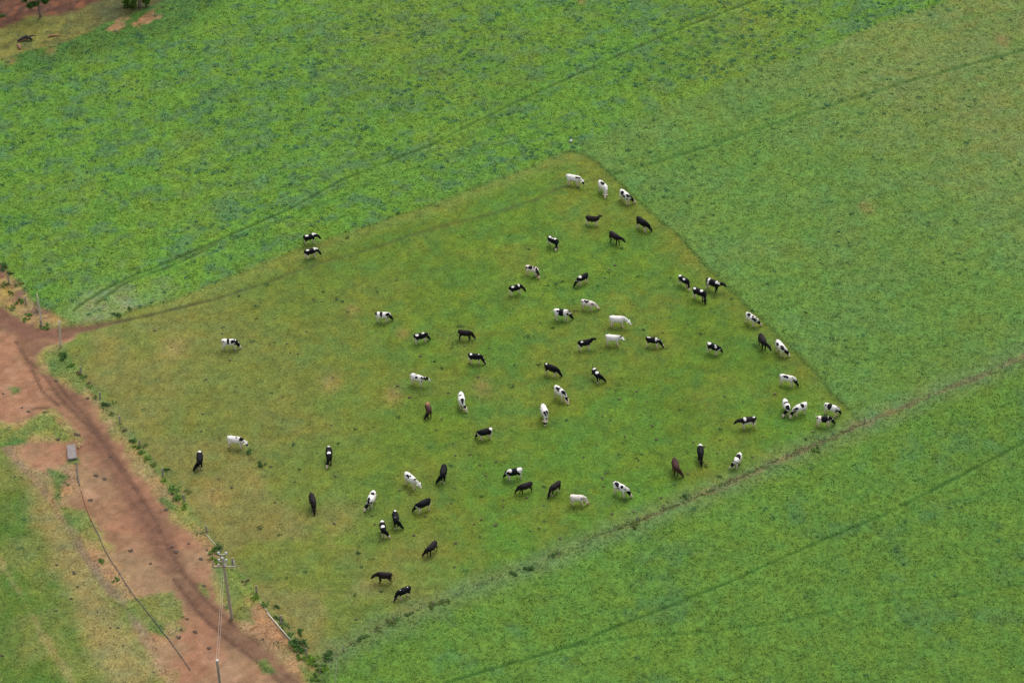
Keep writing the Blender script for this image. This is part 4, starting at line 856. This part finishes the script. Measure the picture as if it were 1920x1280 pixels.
EAST_ROW = [(675, 1196, .9, 'dark'), (685, 1190, .9, 'green'), (708, 1178, .8, 'olive'), (733, 1165, 1.2, 'olive'), (745, 1160, .8, 'green'), (768, 1150, .8, 'dark'), (808, 1134, 1.1, 'olive'), (833, 1128, 1.1, 'olive'), (963, 1075, .9, 'dark'), (993, 1066, 1.2, 'dark'), (1035, 1041, .9, 'dark'), (1045, 1038, .7, 'green'), (1189, 985, 1.1, 'olive'), (1282, 930, 1.0, 'dark'), (1534, 842, 1.1, 'green')]
PADD = [(466, 846, .9, 'dark'), (491, 868, 1.1, 'dark'), (219, 589, 1.0, 'dark'), (243, 579, .8, 'dark'), (190, 1050, .8, 'green'), (215, 1084, .8, 'green'), (0, 30, 1.3, 'dark')]
ORD = ['first', 'second', 'third', 'fourth', 'fifth', 'sixth', 'seventh', 'eighth', 'ninth', 'tenth', 'eleventh', 'twelfth', 'thirteenth', 'fourteenth', 'fifteenth']
def put_shrubs(rows, labf, group):
    cnt = {}
    for i, (px, py, s, k) in enumerate(rows):
        r_ = random.Random(px * 7 + py); cnt[k] = cnt.get(k, 0) + 1
        g = G(px, py + 3); z = ground_z(g.x, g.y)
        o = link('shrub', SH[k][i % 3], M_LEAF); o.location = (g.x, g.y, z - .03); o.scale = (s * .95, s * .95, s * .62); o.rotation_euler = (0, 0, r_.uniform(0, 6.28))
        o2 = link('stems', STEMS[i % 3], M_STEM, o)
        tag(o, labf(k, cnt[k]), 'shrub', group)
put_shrubs(ROAD_ROW, lambda k, c: '%s shrub, %s of its colour from the top along the roadside fence' % (SHN[k], ORD[c - 1]), 'shrubs along the roadside fence')
put_shrubs(UPPER_ROW, lambda k, c: '%s shrub, %s of its colour from the left edge above the road' % (SHN[k], ORD[c - 1]), 'shrubs above the road at the left edge')
put_shrubs(EAST_ROW, lambda k, c: '%s shrub, %s of its colour from the bottom left along the right fence' % (SHN[k], ORD[c - 1]), 'shrubs along the right fence')
PL = ['dark green tussock just right below the white cow near the left fence', 'dark green tussock lower right of the white cow near the left fence, lower of two', 'dark shrub above the cattle path near the gateway, nearer the gateway', 'dark shrub above the cattle path near the gateway, farther from the gateway', 'small green shrub on bare earth left of the long black pipe, upper of two', 'small green shrub on bare earth left of the long black pipe, lower of two', 'dark green shrub in brown leaf litter at the left edge of the top left corner']
_it = iter(PL)
put_shrubs(PADD, lambda k, c: next(_it), 'lone shrubs')

def tree(base, hgt, lean, crown_z, crown_r, ncl, nleaf, col, label, trunk_r=.22, low=()):
    g = G(*base); z = ground_z(g.x, g.y); root = empty('tree', (g.x, g.y, z)); tag(root, label, 'tree', 'trees of the top left corner')
    r_ = random.Random(base[0]); V, F = [], []
    tp = Vector((lean[0], lean[1], hgt * .62)); n = 6
    tube(V, F, [Vector((tp.x * (k / n) ** 1.3, tp.y * k / n, -.2 + (tp.z + .2) * k / n)) for k in range(n + 1)], [trunk_r * (1.35 - k * .15) if k == 0 else trunk_r * (1.05 - .1 * k) for k in range(n + 1)], 10)
    cs = []
    for k in range(ncl):
        a = r_.uniform(0, 6.28); rad = crown_r * r_.uniform(.2, 1); e = Vector((tp.x + math.cos(a) * rad, tp.y + math.sin(a) * rad, crown_z + r_.uniform(-.25, .9) * (hgt - crown_z)))
        s = Vector((tp.x * .7, tp.y * .7, tp.z * r_.uniform(.6, 1)))
        tube(V, F, [s, s.lerp(e, .5) + Vector((0, 0, .2)), e], [trunk_r * .35, trunk_r * .22, trunk_r * .1], 6); cs.append((e.x, e.y, e.z, .8, .8, .55))
    for l in low:
        for _ in range(6):
            cs.append((l[0] + r_.gauss(0, .45) * l[3] * 2, l[1] + r_.gauss(0, .3), max(.25, l[2] + r_.uniform(-.6, 1.3)), l[3] * r_.uniform(.7, 1.5), l[4] * 1.1, l[5] * r_.uniform(.5, 1.1)))
    link('trunk', to_mesh('trunk', V, F), M_BARK, root)
    co, q, c = leaf_cloud(r_, cs, nleaf, .2, col); link('crown', mesh_np('crown', co, q, c), M_LEAF, root)
tree((76, 33), 8.5, (-.5, .4), 5.0, 2.6, 16, 2000, alb(80, 116, 50), 'tree with a slim pale trunk in the leaf litter at the top left', .16, low=((-1.1, .2, 2.2, .45, .4, .5), (.75, .3, 2.3, .5, .4, .4)))
tree((262, 14), 7.0, (.1, .5), 3.4, 2.4, 14, 2200, alb(98, 132, 52), 'tree with hanging green foliage at the top edge, above the bare orange patch', .20, low=((-.7, -.1, .9, .35, .3, .8), (.8, 0, 1.0, .35, .3, 1.0), (-1.7, .1, .35, .5, .4, .3)))
# fallen burnt log and broken stump in the corner
g = G(50, 78); V, F = [], []
tube(V, F, [(-1.15, -.25, .12), (-.7, .05, .32), (-.1, .32, .52), (.45, .20, .40), (.75, -.05, .18)], [.16, .22, .25, .21, .12], 10)
tube(V, F, [(.1, .3, .5), (.7, .42, .62), (1.35, .5, .55)], [.12, .08, .03], 7)
o = link('fallen_log', to_mesh('log', V, F), M_CHAR); o.location = (g.x, g.y, .03); tag(o, 'arched charred black log lying on the olive turf in the top left corner', 'log')
V, F = [], []; tube(V, F, [(-1.05, -.36, .05), (-.7, -.08, .14), (-.2, .12, .28), (.2, .1, .25)], [.10, .13, .12, .06], 8); link('split_wood', to_mesh('split', V, F), M_REDWOOD, o)
g = G(36, 91); V, F = [], []
tube(V, F, [(-.1, .3, .0), (0, .1, .35), (.12, -.25, .2), (.1, -.5, .0)], [.17, .2, .18, .12], 8); tube(V, F, [(-.25, .5, .1), (-.5, .75, .25)], [.08, .05], 6)
o = link('tree_stump', to_mesh('stump', V, F), M_REDWOOD); o.location = (g.x, g.y, .03); tag(o, 'broken reddish stump beside the left end of the charred log', 'stump')
g = G(100, 70); V, F = [], []
tube(V, F, [(-.7, -.2, .05), (-.3, .1, .15), (.3, .05, .18), (1.2, .5, .08)], [.10, .14, .10, .03], 7)
o = link('fallen_branch', to_mesh('branch', V, F), M_REDWOOD); o.location = (g.x, g.y, .03); tag(o, 'thin reddish branch on the olive turf right of the charred log', 'branch')
# white salt lick / stone at the paddock tip
g = G(1070, 269); V, F = [], []; ball(V, F, (0, 0, .15), (.17, .15, .15)); ball(V, F, (.08, .1, .22), (.12, .10, .12)); o = link('white_drum', to_mesh('drum', V, F), M_CERAMIC); o.location = (g.x, g.y, .22); tag(o, 'small white object lying in the grass beyond the top tip of the paddock', 'object')
g = G(1110, 253); V, F = [], []; tube(V, F, [(0, 0, 0), (0, 0, .5)], [.03, .03], 6); ball(V, F, (0, 0, .5), (.05, .05, .05)); o = link('marker_stake', to_mesh('stake', V, F), M_CERAMIC); o.location = (g.x, g.y, .12); tag(o, 'tiny white stake in the grass right of the small white object', 'stake')

# ------------------------------------------------------------------ dung
def pat_mesh(seed, k):
    r_ = random.Random(seed); V, F = [], []
    for j in range(k):
        a = r_.uniform(0, 6.28); d = r_.uniform(0, .22 if k > 4 else .09)
        r = r_.uniform(.06, .13)
        ball(V, F, (math.cos(a) * d * 1.2, math.sin(a) * d * 1.1, .03), (r * 1.1, r, r_.uniform(.03, .06)), 8, 5)
    return to_mesh('pat', V, F)
PATS = [pat_mesh(s, 4) for s in range(6)]; HEAPS = [pat_mesh(50 + s, 16) for s in range(4)]
for m_ in PATS + HEAPS: m_.materials.append(M_DUNG)
FIX = [(743, 738), (768, 745), (788, 758), (828, 786), (818, 806), (850, 832), (854, 854), (881, 853), (840, 737), (895, 745), (897, 707), (745, 724), (917, 654), (870, 650), (788, 669), (1154, 733), (1161, 749), (1213, 753), (1194, 735), (1130, 781), (1145, 788), (1223, 799), (1231, 824), (1144, 765), (1172, 819), (1168, 830), (1120, 837), (1130, 900), (1160, 852), (1358, 744), (1393, 753), (1356, 789), (1453, 739), (1290, 608), (1290, 532), (1257, 596), (1243, 624), (1188, 572), (1134, 522), (1143, 506), (1154, 498), (1018, 553), (1077, 583), (1012, 605), (957, 590), (944, 938), (987, 934), (943, 950), (1019, 948), (1091, 955), (928, 986), (1050, 1010), (965, 1014), (902, 974), (1011, 990), (995, 995), (900, 872), (930, 866), (910, 892), (1129, 896), (1131, 912), (1094, 858), (1195, 876), (1135, 888), (797, 968), (703, 983), (669, 1001), (711, 1016), (627, 981), (698, 967), (749, 919), (768, 927), (854, 916), (846, 944), (776, 1004), (629, 893), (562, 938), (595, 849), (529, 942), (516, 942), (553, 903), (434, 914), (508, 875), (621, 798), (668, 1161), (700, 1047), (775, 1003), (852, 1063), (889, 983), (929, 985), (854, 1018), (905, 1026), (538, 645), (544, 662), (559, 664), (574, 622), (419, 614), (417, 626), (431, 676), (642, 645), (588, 561), (515, 598), (604, 566), (443, 725), (531, 745), (386, 712), (624, 708), (290, 620), (322, 652), (380, 776), (378, 808), (410, 898), (1240, 852), (1197, 863), (1290, 889), (1300, 830), (1239, 933), (1265, 909), (1216, 895), (1222, 922), (1188, 960), (1148, 964), (1345, 850), (1411, 857), (1320, 838), (1430, 820), (1484, 812), (1524, 810), (1090, 640)]
r_ = random.Random(5)
def put(mesh_list, name, pts, lab, cat, grp, smin, smax):
    for (px, py) in pts:
        g = G(px, py); o = link(name, mesh_list[r_.randrange(len(mesh_list))], M_DUNG); s = r_.uniform(smin, smax)
        o.location = (g.x, g.y, ground_z(g.x, g.y) + .02); o.scale = (s * 1.1, s * 1.1, s); o.rotation_euler = (0, 0, r_.uniform(-.5, .5)); tag(o, lab, cat, grp)
put(PATS, 'cow_pat', FIX, 'dark cow pat lying in the short grass of the paddock', 'cow pat', 'cow pats in the paddock', .55, 1.0)
RFIX = [(207, 855), (196, 897), (106, 713), (165, 747), (6, 738), (142, 814), (41, 764), (312, 955), (354, 1018), (323, 1024), (330, 1034), (282, 1056), (245, 1032), (351, 1160), (335, 1194), (170, 937), (383, 1098), (377, 1047), (388, 1031), (493, 1198), (110, 824), (53, 771), (180, 891), (366, 1184), (392, 1214), (340, 1180), (147, 816)]
put(HEAPS, 'dung_heap', RFIX, 'dark crumbly dung heap lying on the bare earth of the road', 'dung', 'dung heaps on the road', .45, .8)
LFIX = [(231, 1211), (106, 1059), (138, 1073), (146, 1100), (207, 1177), (183, 1147), (222, 1177), (134, 1122), (80, 1026), (39, 895), (28, 894), (4, 1229), (288, 1260), (140, 1076), (105, 1145)]
put(PATS, 'cow_pat', LFIX, 'dark cow pat in the patchy field of the lower left corner', 'cow pat', 'cow pats in the left field', .6, 1.0)
print('objects', len(SC.objects))
